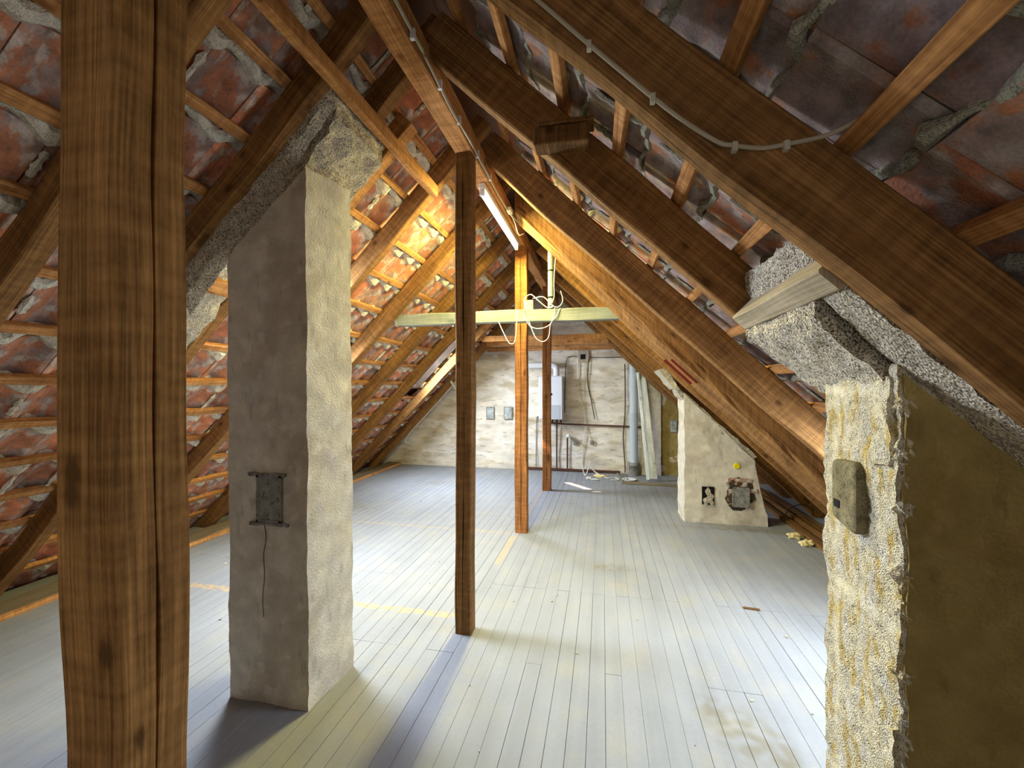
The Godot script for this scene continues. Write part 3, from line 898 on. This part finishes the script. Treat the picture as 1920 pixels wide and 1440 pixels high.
func masonry() -> void:
	# left chimney: an upright shaft that leans up along the slope
	var c := thing("chimney", "plastered left chimney with an iron soot door, leaning up under the roof", "chimney", Vector3(-1.6, 0, -1.95))
	var st := begin()
	hexa(st, [Vector3(-1.815, -0.005, -1.79), Vector3(-1.366, -0.005, -1.787), Vector3(-1.343, -0.005, -2.12), Vector3(-1.815, -0.005, -2.14), Vector3(-1.838, 2.19, -1.79), Vector3(-1.392, 2.60, -1.79), Vector3(-1.366, 2.625, -2.12), Vector3(-1.838, 2.19, -2.14)], 0.03, 0.006, 4.0, 0.0025, 22.0, [0])
	part(c, "shaft", done(st), M.plaster)
	var ln := begin()
	hexa(ln, [pl(-1.86, -1.815, -0.275), pl(-1.86, -2.125, -0.275), pl(-1.86, -2.125, 0.0), pl(-1.86, -1.815, 0.0), pl(-1.262, -1.85, -0.12), pl(-1.262, -2.29, -0.12), pl(-1.262, -2.29, 0.1), pl(-1.262, -1.85, 0.1)], 0.022, 0.012, 8.0, 0.007, 36.0)
	part(c, "leaning_flue", done(ln), M.rubble, "rough unplastered underside of the leaning flue")
	var fi := begin()
	hexa(fi, [pl(-2.12, -1.80, -0.12), pl(-2.12, -1.835, -0.20), pl(-2.12, -1.9, 0.02), pl(-2.12, -1.78, 0.02), pl(-1.26, -1.80, -0.03), pl(-1.26, -1.84, -0.08), pl(-1.26, -1.9, 0.05), pl(-1.26, -1.79, 0.05)], 0.022, 0.008, 8.0, 0.004, 36.0)
	part(c, "mortar_fillet", done(fi), M.rubble, "grey mortar fillet under the rafter")
	var lo := begin()
	hexa(lo, [pl(-2.5, -1.85, 0.0), pl(-2.5, -2.11, 0.0), pl(-2.5, -2.11, 0.17), pl(-2.5, -1.85, 0.17), pl(-1.85, -1.85, -0.02), pl(-1.85, -2.11, -0.02), pl(-1.85, -2.11, 0.17), pl(-1.85, -1.85, 0.17)], 0.03, 0.015, 8.0, 0.006, 30.0)
	part(c, "mortar_bank", done(lo), M.rubble, "rough mortar bank behind the chimney")
	soot_door(c, -1.652, 0.885, -1.512, 1.112, -1.779)
	for q in [[-1.70, 1.108, -1.495, 1.122], [-1.69, 0.868, -1.475, 0.882]]:
		var lip := begin()
		hexa(lip, block(Vector3(q[0], q[1], -1.80), Vector3(q[2], q[3], -1.776)), 0.02, 0.004, 20.0)
		part(c, "door_sill", done(lip), M.steel_dark)
	part(c, "crack", done(tube([Vector3(-1.612, 0.866, -1.785), Vector3(-1.604, 0.80, -1.785), Vector3(-1.618, 0.72, -1.785), Vector3(-1.612, 0.62, -1.785), Vector3(-1.622, 0.52, -1.785), Vector3(-1.618, 0.42, -1.786)], 0.0016, 5, 5)), M.cable_dark, "fine crack below the soot door")
	# right pillar: the crumbling face of a second leaning chimney
	var p := thing("chimney", "crumbling right chimney pillar with a box on its pale narrow face", "chimney", Vector3(1.25, 0, -1.5))
	st = begin()
	hexa(st, [Vector3(0.752, -0.005, -1.66), Vector3(1.75, -0.005, -1.66), Vector3(1.75, -0.005, -1.29), Vector3(0.752, -0.005, -1.29), Vector3(0.75, 1.60, -1.66), Vector3(1.75, pr(1.75, 0).y + 0.03, -1.66), Vector3(1.75, pr(1.75, 0).y + 0.03, -1.29), Vector3(0.75, 1.60, -1.29)], 0.022, 0.010, 5.0, 0.005, 30.0, [0])
	part(p, "shaft", done(st), M.crumbly)
	var ff := begin()
	hexa(ff, [Vector3(0.760, -0.005, -1.30), Vector3(1.76, -0.005, -1.30), Vector3(1.76, -0.005, -1.278), Vector3(0.762, -0.005, -1.283), Vector3(0.760, 1.575, -1.30), Vector3(1.76, pr(1.76, 0).y + 0.02, -1.30), Vector3(1.76, pr(1.76, 0).y + 0.02, -1.278), Vector3(0.762, 1.575, -1.283)], 0.03, 0.006, 5.0, 0.003, 26.0)
	part(p, "front_plaster", done(ff), M.plaster_shaded, "flat plaster coat on the wide front")  # front faces away from the light, its shade is in the colour
	# flakes of old plaster standing off the worn corner
	var fk := begin()
	var r := RandomNumberGenerator.new(); r.seed = 17
	for q in [[1.50, 0.035], [1.38, 0.028], [1.22, 0.024], [1.05, 0.022], [0.80, 0.018], [0.62, 0.03], [0.47, 0.02], [0.55, 0.025]]:
		lump(Vector3(0.766, q[0], -1.297), Vector3(0.022, q[1], 0.016) * r.randf_range(0.8, 1.3), 0.7, r.randf() * 50.0, fk)
	for k in 46:
		lump(Vector3(0.766, r.randf_range(0.02, 1.56), -1.297 + r.randf_range(-0.006, 0.004)), Vector3(0.012, r.randf_range(0.008, 0.03), 0.010), 0.8, r.randf() * 90.0, fk)
	part(p, "worn_corner", done(fk), M.crumbly)
	for q in [[Vector3(0.745, 1.33, -1.40), Vector3(0.757, 1.33, -1.40), Vector3(0.757, 1.33, -1.315), Vector3(0.742, 1.33, -1.315), Vector3(0.748, 1.575, -1.40), Vector3(0.757, 1.575, -1.40), Vector3(0.757, 1.575, -1.31), Vector3(0.740, 1.575, -1.31)], [Vector3(0.745, 0.40, -1.37), Vector3(0.757, 0.40, -1.37), Vector3(0.757, 0.42, -1.30), Vector3(0.738, 0.38, -1.285), Vector3(0.748, 0.63, -1.335), Vector3(0.757, 0.63, -1.33), Vector3(0.757, 0.66, -1.29), Vector3(0.742, 0.66, -1.29)]]:
		var skn := begin()
		hexa(skn, q, 0.016, 0.008, 16.0, 0.003, 50.0)
		part(p, "loose_plaster", done(skn), M.crumbly, "flake of plaster lifting off the corner")
	ln = begin()
	hexa(ln, [pr(0.565, -1.33, -0.055), pr(0.565, -1.86, -0.055), pr(0.565, -1.86, 0.2), pr(0.565, -1.33, 0.2), pr(0.80, -1.34, -0.05), pr(0.80, -1.79, -0.05), pr(0.80, -1.79, 0.2), pr(0.80, -1.34, 0.2)], 0.02, 0.012, 8.0, 0.007, 36.0)
	part(p, "leaning_flue", done(ln), M.rubble, "rough underside of the flue under the trimmer")
	fi = begin()
	hexa(fi, [pr(0.58, -1.172, 0.0), pr(0.58, -1.305, 0.0), pr(0.58, -1.305, 0.2), pr(0.58, -1.172, 0.2), pr(1.75, -1.172, 0.0), pr(1.75, -1.31, -0.05), pr(1.75, -1.31, 0.2), pr(1.75, -1.172, 0.2)], 0.03, 0.009, 8.0, 0.005, 30.0)
	part(p, "mortar_fillet", done(fi), M.rubble, "pale mortar fillet along the rafter")
	# far right pier with two soot doors
	var k := thing("chimney", "low plastered pier at the far right with two soot doors and a yellow dot", "chimney", Vector3(1.3, 0, -5.3))
	st = begin()
	hexa(st, [Vector3(0.895, -0.005, -5.52), Vector3(1.77, -0.005, -5.52), Vector3(1.77, -0.005, -5.14), Vector3(0.905, -0.005, -5.14), Vector3(0.905, 1.46, -5.52), Vector3(1.63, 0.72, -5.52), Vector3(1.63, 0.72, -5.14), Vector3(0.905, 1.46, -5.14)], 0.04, 0.010, 4.0, 0.003, 22.0, [0])
	part(k, "shaft", done(st), M.plaster)
	var op := part(k, "open_flue_hole", done(cbox(Vector3(1.090, 0.212, -5.139), Vector3(1.218, 0.412, -5.126), 0.002)), M.black, "open soot hole with rubble inside")
	var rub := begin()
	for q in [[1.135, 0.25, 0.03], [1.175, 0.30, 0.035], [1.15, 0.36, 0.025], [1.19, 0.24, 0.022]]: lump(Vector3(q[0], q[1], -5.124), Vector3(q[2], q[2] * 1.3, 0.008), 0.6, q[0] * 40.0, rub)
	part(op, "rubble", done(rub), M.rubble)
	soot_door(k, 1.398, 0.205, 1.575, 0.425, -5.114)
	part(k, "broken_plaster", done(lump(Vector3(1.475, 0.34, -5.132), Vector3(0.135, 0.165, 0.010), 0.45, 61.0)), M.hollow, "dark hollow round the soot door")
	for q in [[1.34, 0.43, 1.56, 0.475], [1.36, 0.48, 1.60, 0.52], [1.36, 0.33, 1.395, 0.40], [1.355, 0.23, 1.395, 0.30], [1.58, 0.37, 1.66, 0.41]]:
		var bk := begin()
		hexa(bk, block(Vector3(q[0], q[1], -5.16), Vector3(q[2], q[3], -5.126)), 0.02, 0.010, 18.0)
		part(k, "bare_brick", done(bk), M.brick, "bare brick where plaster broke off")
	part(k, "yellow_dot", done(lathe(Vector3(1.45, 0.655, -5.145), Vector3(0, 0, 1), [[0.0, 0.032], [0.018, 0.032], [0.021, 0.028]], 20)), M.yellow, "round yellow dot")
	var cap := begin()
	hexa(cap, [Vector3(0.80, 1.50, -5.55), Vector3(0.86, 1.50, -5.55), Vector3(0.86, 1.50, -5.12), Vector3(0.80, 1.50, -5.12), Vector3(0.62, 1.72, -5.55), Vector3(0.70, 1.75, -5.55), Vector3(0.70, 1.75, -5.12), Vector3(0.62, 1.72, -5.12)], 0.04, 0.01, 6.0, 0.005, 28.0)
	hexa(cap, [Vector3(0.86, 1.42, -5.53), Vector3(1.60, 0.72, -5.53), Vector3(1.60, 0.72, -5.15), Vector3(0.86, 1.42, -5.15), Vector3(0.80, 1.56, -5.53), Vector3(1.66, 0.76, -5.53), Vector3(1.66, 0.76, -5.15), Vector3(0.80, 1.56, -5.15)], 0.04, 0.01, 6.0, 0.005, 28.0)
	part(k, "leaning_flue", done(cap), M.rubble)

# ---------------------------------------------------------------- lamp, cables, boxes
func services() -> void:
	var l := thing("fluorescent_lamp", "bright fluorescent tube lamp hanging below the ridge beam", "lamp", Vector3(-0.845, 2.9, -3.57))
	part(l, "lamp_body", done(cbox(Vector3(-0.868, 2.955, -4.21), Vector3(-0.822, 2.995, -2.93), 0.004)), M.white)
	for z in [-2.945, -4.195]:
		part(l, "tube_holder", done(cbox(Vector3(-0.862, 2.905, z - 0.012), Vector3(-0.828, 2.957, z + 0.012), 0.003)), M.white)
	part(l, "tube", done(lathe(Vector3(-0.845, 2.922, -2.957), Vector3(0, 0, -1), [[0.0, 0.013], [0.004, 0.0155], [1.222, 0.0155], [1.226, 0.013]], 16)), M.tube, "glowing fluorescent tube")
	for s in [-1.0, 1.0]:
		area("lamp_light", Vector3(-0.845 + s * 0.02, 2.90, -3.57), Vector3(s * 0.6, -1.0, 0), Vector3(0, 0, 1), 1.2, 0.03, Color(1.0, 0.95, 0.60), 3.5)
	# cables along the ridge beam
	var rc := thing("ridge_cable", "pale double cable clipped along the ridge beam", "cable", Vector3(-0.785, 3.0, -2.4))
	for o in [0.0, 0.013]:
		part(rc, "cable", done(tube([Vector3(-0.783 - 0.2 * o, 3.05 - o, 1.0), Vector3(-0.783, 3.045 - o, -1.52), Vector3(-0.783 + 0.3 * o, 3.036 - 1.2 * o, -1.80), Vector3(-0.783, 3.018 - o, -2.15), Vector3(-0.781 + 0.5 * o, 3.012 - 0.3 * o, -2.4), Vector3(-0.783, 3.026 - o, -2.75), Vector3(-0.783, 3.022 - o, -3.2), Vector3(-0.775, 3.03 - o, -3.6), Vector3(-0.76, 3.06 - o, -3.85)], 0.0048, 6, 4)), M.cable)
	for z in [-1.667, -1.977, -2.261, -2.619, -2.933]:
		part(rc, "clip", done(cbox(Vector3(-0.793, 3.004, z - 0.009), Vector3(-0.772, 3.05, z + 0.009), 0.002)), M.white)
	var jb := thing("junction_box", "small open connector with loose wire ends beside the lamp", "connector", Vector3(-0.76, 3.02, -3.5))
	part(jb, "connector", done(cbox(Vector3(-0.785, 3.0, -3.55), Vector3(-0.745, 3.035, -3.46), 0.004)), M.offwhite)
	part(jb, "wire", done(tube([Vector3(-0.76, 3.0, -3.5), Vector3(-0.74, 2.95, -3.6), Vector3(-0.735, 2.90, -3.75), Vector3(-0.70, 2.92, -3.8)], 0.004, 6)), M.cable_white)
	# cable on the near right rafter
	var ac := thing("rafter_cable", "grey cable clipped along the dark side of the nearest right rafter", "cable", Vector3(0.2, 2.2, -1.09))
	part(ac, "cable", done(tube([Vector3(-0.6, 2.99, -1.088), Vector3(-0.177, 2.556, -1.088), Vector3(-0.033, 2.407, -1.088), Vector3(0.153, 2.22, -1.088), Vector3(0.26, 2.13, -1.088), Vector3(0.303, 2.113, -1.088), Vector3(0.36, 2.10, -1.088), Vector3(0.412, 2.103, -1.088), Vector3(0.50, 2.116, -1.09), Vector3(0.56, 2.13, -1.05)], 0.0055, 8, 5)), M.cable)
	for q in [[-0.033, 2.407], [0.120, 2.253], [0.303, 2.113], [0.412, 2.103]]:
		part(ac, "clip", done(cbox(Vector3(q[0] - 0.006, q[1] - 0.016, -1.096), Vector3(q[0] + 0.006, q[1] + 0.006, -1.079), 0.001)), M.offwhite)
	# coil on the cross beam
	var z := -3.94
	var cl := thing("cable_coil", "loops of white cable hanging over the pale cross beam", "cable", Vector3(-0.6, 2.26, -3.94))
	for path in [[[-0.64, 2.36], [-0.54, 2.37], [-0.46, 2.29], [-0.40, 2.27], [-0.36, 2.33], [-0.38, 2.42]], [[-0.70, 2.28], [-0.72, 2.35], [-0.66, 2.40], [-0.58, 2.33], [-0.50, 2.27], [-0.44, 2.28]], [[-0.99, 2.262], [-0.98, 2.18], [-0.91, 2.03], [-0.86, 1.945], [-0.81, 1.97], [-0.79, 2.18], [-0.79, 2.262]], [[-0.68, 2.262], [-0.68, 2.17], [-0.64, 2.05], [-0.60, 1.98], [-0.54, 1.955], [-0.49, 2.0], [-0.47, 2.12], [-0.42, 2.18], [-0.38, 2.262]], [[-0.72, 2.262], [-0.71, 2.18], [-0.66, 2.10], [-0.57, 2.075], [-0.48, 2.11], [-0.44, 2.19], [-0.43, 2.262]]]:
		var pts: Array = []
		for q in path: pts.append(Vector3(q[0], q[1], z + 0.01 * sin(q[0] * 40.0)))
		part(cl, "cable", done(tube(pts, 0.0045, 6, 5)), M.cable_white)
	solo("cable_box", done(cbox(Vector3(-0.80, 2.30, -4.388), Vector3(-0.70, 2.43, -4.345), 0.006)), M.steel_dark, "small grey cable box on the post above the cross beam", "box")
	var cd := thing("conduit", "grey plastic conduit hanging from the rafter to the cross beam", "pipe", Vector3(-0.475, 2.26, -3.97))
	part(cd, "pipe", done(lathe(Vector3(-0.475, 2.262, -3.97), Vector3(0, 1, 0), [[0.0, 0.026], [0.545, 0.026]], 14)), M.pvc_green)
	for y in [2.36, 2.61]: part(cd, "strap", done(lathe(Vector3(-0.475, y, -3.97), Vector3(0, 1, 0), [[0.0, 0.0285], [0.014, 0.0285]], 14)), M.black)
	part(cd, "cable", done(tube([Vector3(-0.40, 2.80, -3.85), Vector3(-0.43, 2.66, -3.93), Vector3(-0.44, 2.5, -3.94), Vector3(-0.442, 2.35, -3.94), Vector3(-0.50, 2.27, -3.94)], 0.004, 6, 5)), M.cable_white)
	# white cable on the last left rafter
	var wc := thing("white_cable", "white cable with a plug running down the last left rafter", "cable", Vector3(-2.8, 1.3, -7.3))
	part(wc, "cable", done(tube([Vector3(-2.3, 1.90, -7.31), Vector3(-2.60, 1.60, -7.31), Vector3(-2.85, 1.33, -7.31), Vector3(-3.2, 0.96, -7.31), Vector3(-3.5, 0.64, -7.31), Vector3(-3.56, 0.50, -7.30), Vector3(-3.44, 0.46, -7.26)], 0.008, 6, 5)), M.cable_white)
	part(wc, "plug", beam(Vector3(-2.68, 1.62, -7.30), Vector3(-2.58, 1.47, -7.30), Vector3(0.012, 0.012, 0), Vector3(0, 0, 0.02), 0.0, 0.003), M.white)
	# old box on the pillar
	var sb := thing("meter_box", "dusty grey rounded box with a square slot on the crumbling pillar", "box", Vector3(0.72, 1.07, -1.5))
	var rings: Array = []
	for e in [[0.757, 0.0], [0.732, 0.0], [0.726, 0.003], [0.723, 0.010]]:
		var ring := PackedVector3Array()
		var i: float = e[1]
		var rad := 0.022
		# corners in order: low far, high far, high near, low near (z, y, start angle)
		for q in [[-1.568 + i, 1.125 + i, PI * 1.5, 1.0, 1.0], [-1.568 + i, 1.315 - i, PI, 1.0, -1.0], [-1.430 - i, 1.322 - i, PI * 0.5, -1.0, -1.0], [-1.430 - i, 1.108 + i, 0.0, -1.0, 1.0]]:
			for a in 5:
				var ang: float = q[2] - a * PI / 8.0
				ring.append(Vector3(e[0], q[1] + rad * q[4] + rad * sin(ang), q[0] + rad * q[3] + rad * cos(ang)))
		rings.append(ring)
	var st := begin()
	loft(st, rings, -1)
	part(sb, "case", done(st), M.dusty)
	part(sb, "slot", done(cbox(Vector3(0.7205, 1.165, -1.548), Vector3(0.7245, 1.190, -1.515), 0.001)), M.black)

# ---------------------------------------------------------------- the gable wall and what hangs on it
func w2(path: Array, z: float) -> Array:
	var out: Array = []
	for q in path: out.append(Vector3(q[0], q[1], z))
	return out

func far_wall_things() -> void:
	var b := thing("boiler", "white wall-hung boiler with a bent flue pipe on the gable wall", "boiler", Vector3(-0.89, 0.95, -7.58))
	part(b, "casing", done(cbox(Vector3(-1.10, 0.95, -7.735), Vector3(-0.682, 1.708, -7.43), 0.012)), M.white)
	part(b, "control_panel", done(cbox(Vector3(-0.93, 0.975, -7.434), Vector3(-0.72, 1.20, -7.424), 0.004)), M.panel)
	part(b, "gauge", done(cbox(Vector3(-0.892, 1.372, -7.434), Vector3(-0.860, 1.408, -7.424), 0.002)), M.black)
	part(b, "flue_pipe", done(tube([Vector3(-1.40, 1.905, -7.55), Vector3(-1.10, 1.903, -7.55), Vector3(-0.90, 1.90, -7.55), Vector3(-0.815, 1.87, -7.55), Vector3(-0.80, 1.80, -7.55), Vector3(-0.80, 1.71, -7.55)], 0.055, 16, 6)), M.white)
	for x in [-0.98, -0.88, -0.80, -0.73]: part(b, "valve", done(lathe(Vector3(x, 0.86, -7.62), Vector3(0, 1, 0), [[0.0, 0.012], [0.03, 0.012], [0.031, 0.02], [0.05, 0.02], [0.051, 0.012], [0.092, 0.012]], 10)), M.rust)
	var pp := thing("heating_pipes", "thin dark heating pipes below the boiler and along the wall foot", "pipe", Vector3(-0.7, 0, -7.7))
	var hp := begin()
	for path in [[[-0.98, 0.87], [-0.66, 0.85], [0.94, 0.82], [0.945, 0.81], [0.935, 0.28], [0.955, 0.01]], [[-0.81, 0.86], [-0.81, 0.03]], [[-0.62, 0.61], [-0.62, 0.03]], [[-1.42, 0.045], [0.30, 0.035]], [[-1.42, 0.02], [0.30, 0.012]]]:
		for i in path.size() - 1: tube([Vector3(path[i][0], path[i][1], -7.69), Vector3(path[i + 1][0], path[i + 1][1], -7.69)], 0.014, 8, 2, hp)
	part(pp, "pipe", done(hp), M.rust)
	var tp := thing("tap", "small white elbow tap on a pipe below the boiler", "tap", Vector3(-0.6, 0.6, -7.68))
	part(tp, "elbow", done(tube([Vector3(-0.62, 0.61, -7.69), Vector3(-0.62, 0.645, -7.68), Vector3(-0.575, 0.65, -7.64)], 0.022, 10, 5)), M.white)
	part(tp, "lever", beam(Vector3(-0.56, 0.625, -7.65), Vector3(-0.39, 0.50, -7.66), Vector3(0.009, 0.012, 0), Vector3(0, 0, 0.006), 0.0, 0.002), M.greywood)
	# soot flaps
	var i := 0
	for q in [[-2.135, 0.91, -1.975, 1.145, "grey flap left of its twin on the gable wall"], [-1.795, 0.91, -1.635, 1.145, "grey flap nearest the boiler on the gable wall"], [1.13, 0.735, 1.25, 0.95, "grey flap in the dim corner behind the leaning boards"]]:
		var f := thing("wall_flap", q[4], "flap", Vector3((q[0] + q[2]) / 2.0, q[1], -7.72), "flaps on the gable wall")
		part(f, "frame", done(cbox(Vector3(q[0], q[1], -7.745), Vector3(q[2], q[3], -7.712), 0.003)), M.steel_dark)
		part(f, "plate", done(cbox(Vector3(q[0] + 0.014, q[1] + 0.014, -7.72), Vector3(q[2] - 0.014, q[3] - 0.014, -7.704), 0.003)), M.zinc)
		i += 1
	var jb := thing("wall_junction_box", "open square junction box with a dark hole high on the gable wall", "box", Vector3(-0.33, 1.96, -7.72))
	part(jb, "plate", done(cbox(Vector3(-0.42, 1.95, -7.74), Vector3(-0.24, 2.17, -7.712), 0.004)), M.plaster_grey)
	part(jb, "opening", done(cbox(Vector3(-0.39, 2.01, -7.714), Vector3(-0.30, 2.10, -7.706), 0.002)), M.black)
	for q in [[-0.52, 0.48, "dark socket nearer the boiler low on the gable wall"], [-0.22, 0.49, "dark socket further from the boiler low on the gable wall"]]:
		solo("wall_socket", done(cbox(Vector3(q[0], q[1], -7.73), Vector3(q[0] + 0.065, q[1] + 0.075, -7.70), 0.004)), M.steel_dark, q[2], "socket", "sockets on the gable wall")
	# wires on the wall
	for q in [[[[-0.23, 2.04], [0.05, 2.035], [0.45, 2.04]], 0.006, M.cable_dark, "thin dark wire running right from the wall junction box"], [[[-0.42, 2.06], [-0.56, 2.06], [-0.64, 1.99], [-0.66, 1.62], [-0.67, 1.05]], 0.006, M.cable_dark, "thin dark wire bending down from the junction box to the boiler"], [[[-0.43, 2.42], [-0.42, 1.62], [-0.34, 1.16], [-0.30, 0.81], [-0.35, 0.38], [-0.36, 0.12]], 0.008, M.cable_white, "white cable hanging down the middle of the gable wall"], [[[-0.32, 1.95], [-0.32, 1.28], [-0.29, 0.81], [-0.21, 0.56]], 0.006, M.cable_white, "white cable from the junction box to a wall socket"], [[[-0.24, 2.02], [-0.26, 1.75], [-0.25, 1.52], [-0.20, 1.28], [-0.14, 0.95]], 0.008, M.cable_dark, "wavy dark wire falling from the junction box"], [[[0.38, 1.92], [0.385, 1.4], [0.38, 1.01], [0.35, 0.63], [0.38, 0.17], [0.38, 0.02]], 0.009, M.cable_dark, "dark wire running down beside the grey vent pipe"], [[[-1.14, 0.95], [-1.18, 0.89], [-1.19, 0.03]], 0.006, M.cable_dark, "thin wire dropping from the left side of the boiler"]]:
		solo("wall_wire", done(tube(w2(q[0], -7.715), q[1], 6, 5)), q[2], q[3], "wire", "wires on the gable wall")
	# vent pipe
	var vp := thing("vent_pipe", "grey plastic vent pipe standing in a dark socket by the gable wall", "pipe", Vector3(0.52, 0, -7.62))
	part(vp, "pipe", done(lathe(Vector3(0.52, 0.2, -7.60), Vector3(0, 1, 0), [[0.0, 0.07], [0.86, 0.07], [0.865, 0.074], [0.90, 0.074], [0.905, 0.07], [1.72, 0.07]], 18)), M.pvc)
	part(vp, "socket", done(lathe(Vector3(0.52, 0.001, -7.60), Vector3(0, 1, 0), [[0.0, 0.085], [0.16, 0.085], [0.165, 0.10], [0.22, 0.10], [0.225, 0.078]], 18)), M.steel_dark)
	# leaning boards
	solo("leaning_board", beam(Vector3(0.66, 1.74, -7.62), Vector3(0.795, 0.04, -7.18), Vector3(0.058, 0.0, 0.0), Vector3(0, 0.006, 0.015), 0.002, 0.003, 0.3), M.board, "wide grey-white board leaning against the gable wall", "board", "leaning boards")
	solo("leaning_board", beam(Vector3(0.582, 1.76, -7.52), Vector3(0.705, 0.04, -7.10), Vector3(0.022, 0.0, 0.0), Vector3(0, 0.006, 0.016), 0.002, 0.003, 0.3), M.board, "narrow white board leaning against the vent pipe side", "board", "leaning boards")
	# the return of the wall at the right
	var st := begin()
	hexa(st, [Vector3(0.66, -0.01, -7.76), Vector3(0.975, -0.01, -7.76), Vector3(0.975, -0.01, -7.66), Vector3(0.66, -0.01, -7.66), Vector3(0.66, 1.70, -7.76), Vector3(0.975, 1.40, -7.76), Vector3(0.975, 1.40, -7.66), Vector3(0.66, 1.70, -7.66)], 0.06, 0.006, 5.0)
	structure("trim_1", "pinkish plaster strip projecting from the gable wall", done(st), M.plaster)

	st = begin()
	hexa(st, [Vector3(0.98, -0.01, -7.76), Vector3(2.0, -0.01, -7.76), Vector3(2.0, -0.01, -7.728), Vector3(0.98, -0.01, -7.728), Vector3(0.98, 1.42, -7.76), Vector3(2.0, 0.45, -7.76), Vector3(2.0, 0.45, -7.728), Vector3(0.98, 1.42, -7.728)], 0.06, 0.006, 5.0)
	structure("trim_2", "plaster painted darker for the shade in the right corner of the gable wall", done(st), M.plaster_shaded)  # panel laid over the wall, corner shade painted into its tone

# ---------------------------------------------------------------- loose things on the floor
func clutter() -> void:
	solo("floor_cable", done(tube([Vector3(-0.36, 0.15, -7.66), Vector3(-0.32, 0.03, -7.5), Vector3(-0.28, 0.012, -7.42), Vector3(-0.2, 0.2, -7.6), Vector3(-0.06, 0.28, -7.66)], 0.008, 6, 6)), M.cable_white, "white cable end curling off the floor by the gable wall", "cable")
	solo("floor_cable", done(tube([Vector3(-0.24, 0.16, -7.64), Vector3(-0.15, 0.06, -7.55), Vector3(-0.02, 0.012, -7.4), Vector3(0.08, 0.011, -7.25), Vector3(0.2, 0.011, -7.3), Vector3(0.26, 0.011, -7.15), Vector3(0.12, 0.011, -7.1)], 0.008, 6, 6)), M.cable_white, "white cable snaking over the floor to a beige plug", "cable")
	solo("plug_pile", done(lump(Vector3(-0.03, 0.016, -7.36), Vector3(0.10, 0.022, 0.05), 0.8, 4.0)), M.foam, "small beige heap of connectors on the floor", "debris")
	solo("plastic_scrap", done(lump(Vector3(-0.22, 0.02, -7.12), Vector3(0.05, 0.025, 0.04), 0.7, 8.0)), M.cable_white, "crumpled white scrap near the sunny patch", "scrap", "white scraps")
	solo("plastic_scrap", done(lump(Vector3(-0.12, 0.012, -7.08), Vector3(0.06, 0.016, 0.03), 0.7, 15.0)), M.cable_white, "flat white scrap beside the beige heap", "scrap", "white scraps")
	var d := thing("dish", "shallow white dish lying on the floor by the vent pipe", "dish", Vector3(0.42, 0, -7.16))
	part(d, "bowl", done(lathe(Vector3(0.42, 0.001, -7.16), Vector3(0, 1, 0), [[0.0, 0.06], [0.012, 0.10], [0.028, 0.115], [0.03, 0.11], [0.016, 0.09], [0.012, 0.02]], 20)), M.white)
	for k in 3:
		solo("metal_bar", beam(Vector3(0.25 + 0.05 * k, 0.012, -7.66), Vector3(0.31 + 0.05 * k, 0.012, -6.99), Vector3(0.012, 0, 0), Vector3(0, 0.011, 0), 0.0, 0.002, 2.0), M.steel_dark, ["short dark bar on the floor, the one nearest the heating pipes", "short dark bar on the floor, middle of three by the vent pipe", "short dark bar on the floor, the one nearest the vent pipe"][k], "bar", "short bars on the floor")
	solo("floor_lath", beam(Vector3(0.29, 0.018, -6.93), Vector3(1.2, 0.018, -6.88), Vector3(0, 0, 0.03), Vector3(0, 0.017, 0), 0.002, 0.003, 0.3), M.greywood, "wooden lath lying on the floor before the leaning boards", "lath")
	for q in [[2.03, -6.6, 2.03, -4.3, 0.035, 0.02, "flat old board lying along the right eaves, nearest the floor"], [2.13, -6.4, 2.14, -4.4, 0.02, 0.03, "dark pole lying along the right eaves"], [2.24, -6.9, 2.26, -4.7, 0.04, 0.02, "grey board lying deepest under the right eaves"]]:
		solo("eaves_board", beam(Vector3(q[0], q[5] + 0.002, q[1]), Vector3(q[2], q[5] + 0.002, q[3]), Vector3(q[4], 0, 0), Vector3(0, q[5], 0), 0.003, 0.004, 0.3), M.old, q[6], "board", "boards under the right eaves")
	solo("foam_lump", done(lump(Vector3(1.90, 0.022, -4.82), Vector3(0.06, 0.028, 0.04), 0.7, 3.0)), M.foam, "yellowish foam lump under the right eaves, farther of two", "foam", "foam lumps")
	solo("foam_lump", done(lump(Vector3(1.93, 0.022, -4.62), Vector3(0.06, 0.026, 0.045), 0.7, 23.0)), M.foam, "yellowish foam lump under the right eaves, nearer of two", "foam", "foam lumps")
	solo("eaves_wire", done(tube([Vector3(1.98, 0.03, -5.3), Vector3(2.05, 0.15, -5.35), Vector3(2.2, 0.20, -5.4), Vector3(2.35, 0.12, -5.5), Vector3(2.4, 0.03, -5.6)], 0.006, 6, 6)), M.cable_dark, "thin black wire arching over boards under the right eaves", "wire")
	# crumbs on the boards
	var r := RandomNumberGenerator.new(); r.seed = 12
	var st := begin()
	for k in 130:
		var x := r.randf_range(-3.7, 1.9); var z := r.randf_range(-7.3, -1.6)
		if x < -1.2 and x > -2.0 and z < -1.6 and z > -2.3: continue
		var s := r.randf_range(0.003, 0.009)
		lump(Vector3(x, s * 0.4, z), Vector3(s, s * 0.5, s * r.randf_range(0.6, 1.4)), 0.7, r.randf() * 99.0, st)
	var o := solo("crumbs", done(st), M.rubble, "scattered crumbs of mortar on the floorboards", "debris")
	o.set_meta("kind", "stuff")
	solo("floor_splinter", beam(Vector3(0.955, 0.006, -3.235), Vector3(1.055, 0.006, -3.225), Vector3(0, 0, 0.008), Vector3(0, 0.005, 0), 0.0, 0.001, 1.0), M.old, "dark wood splinter in a board joint before the crumbling pillar", "splinter")
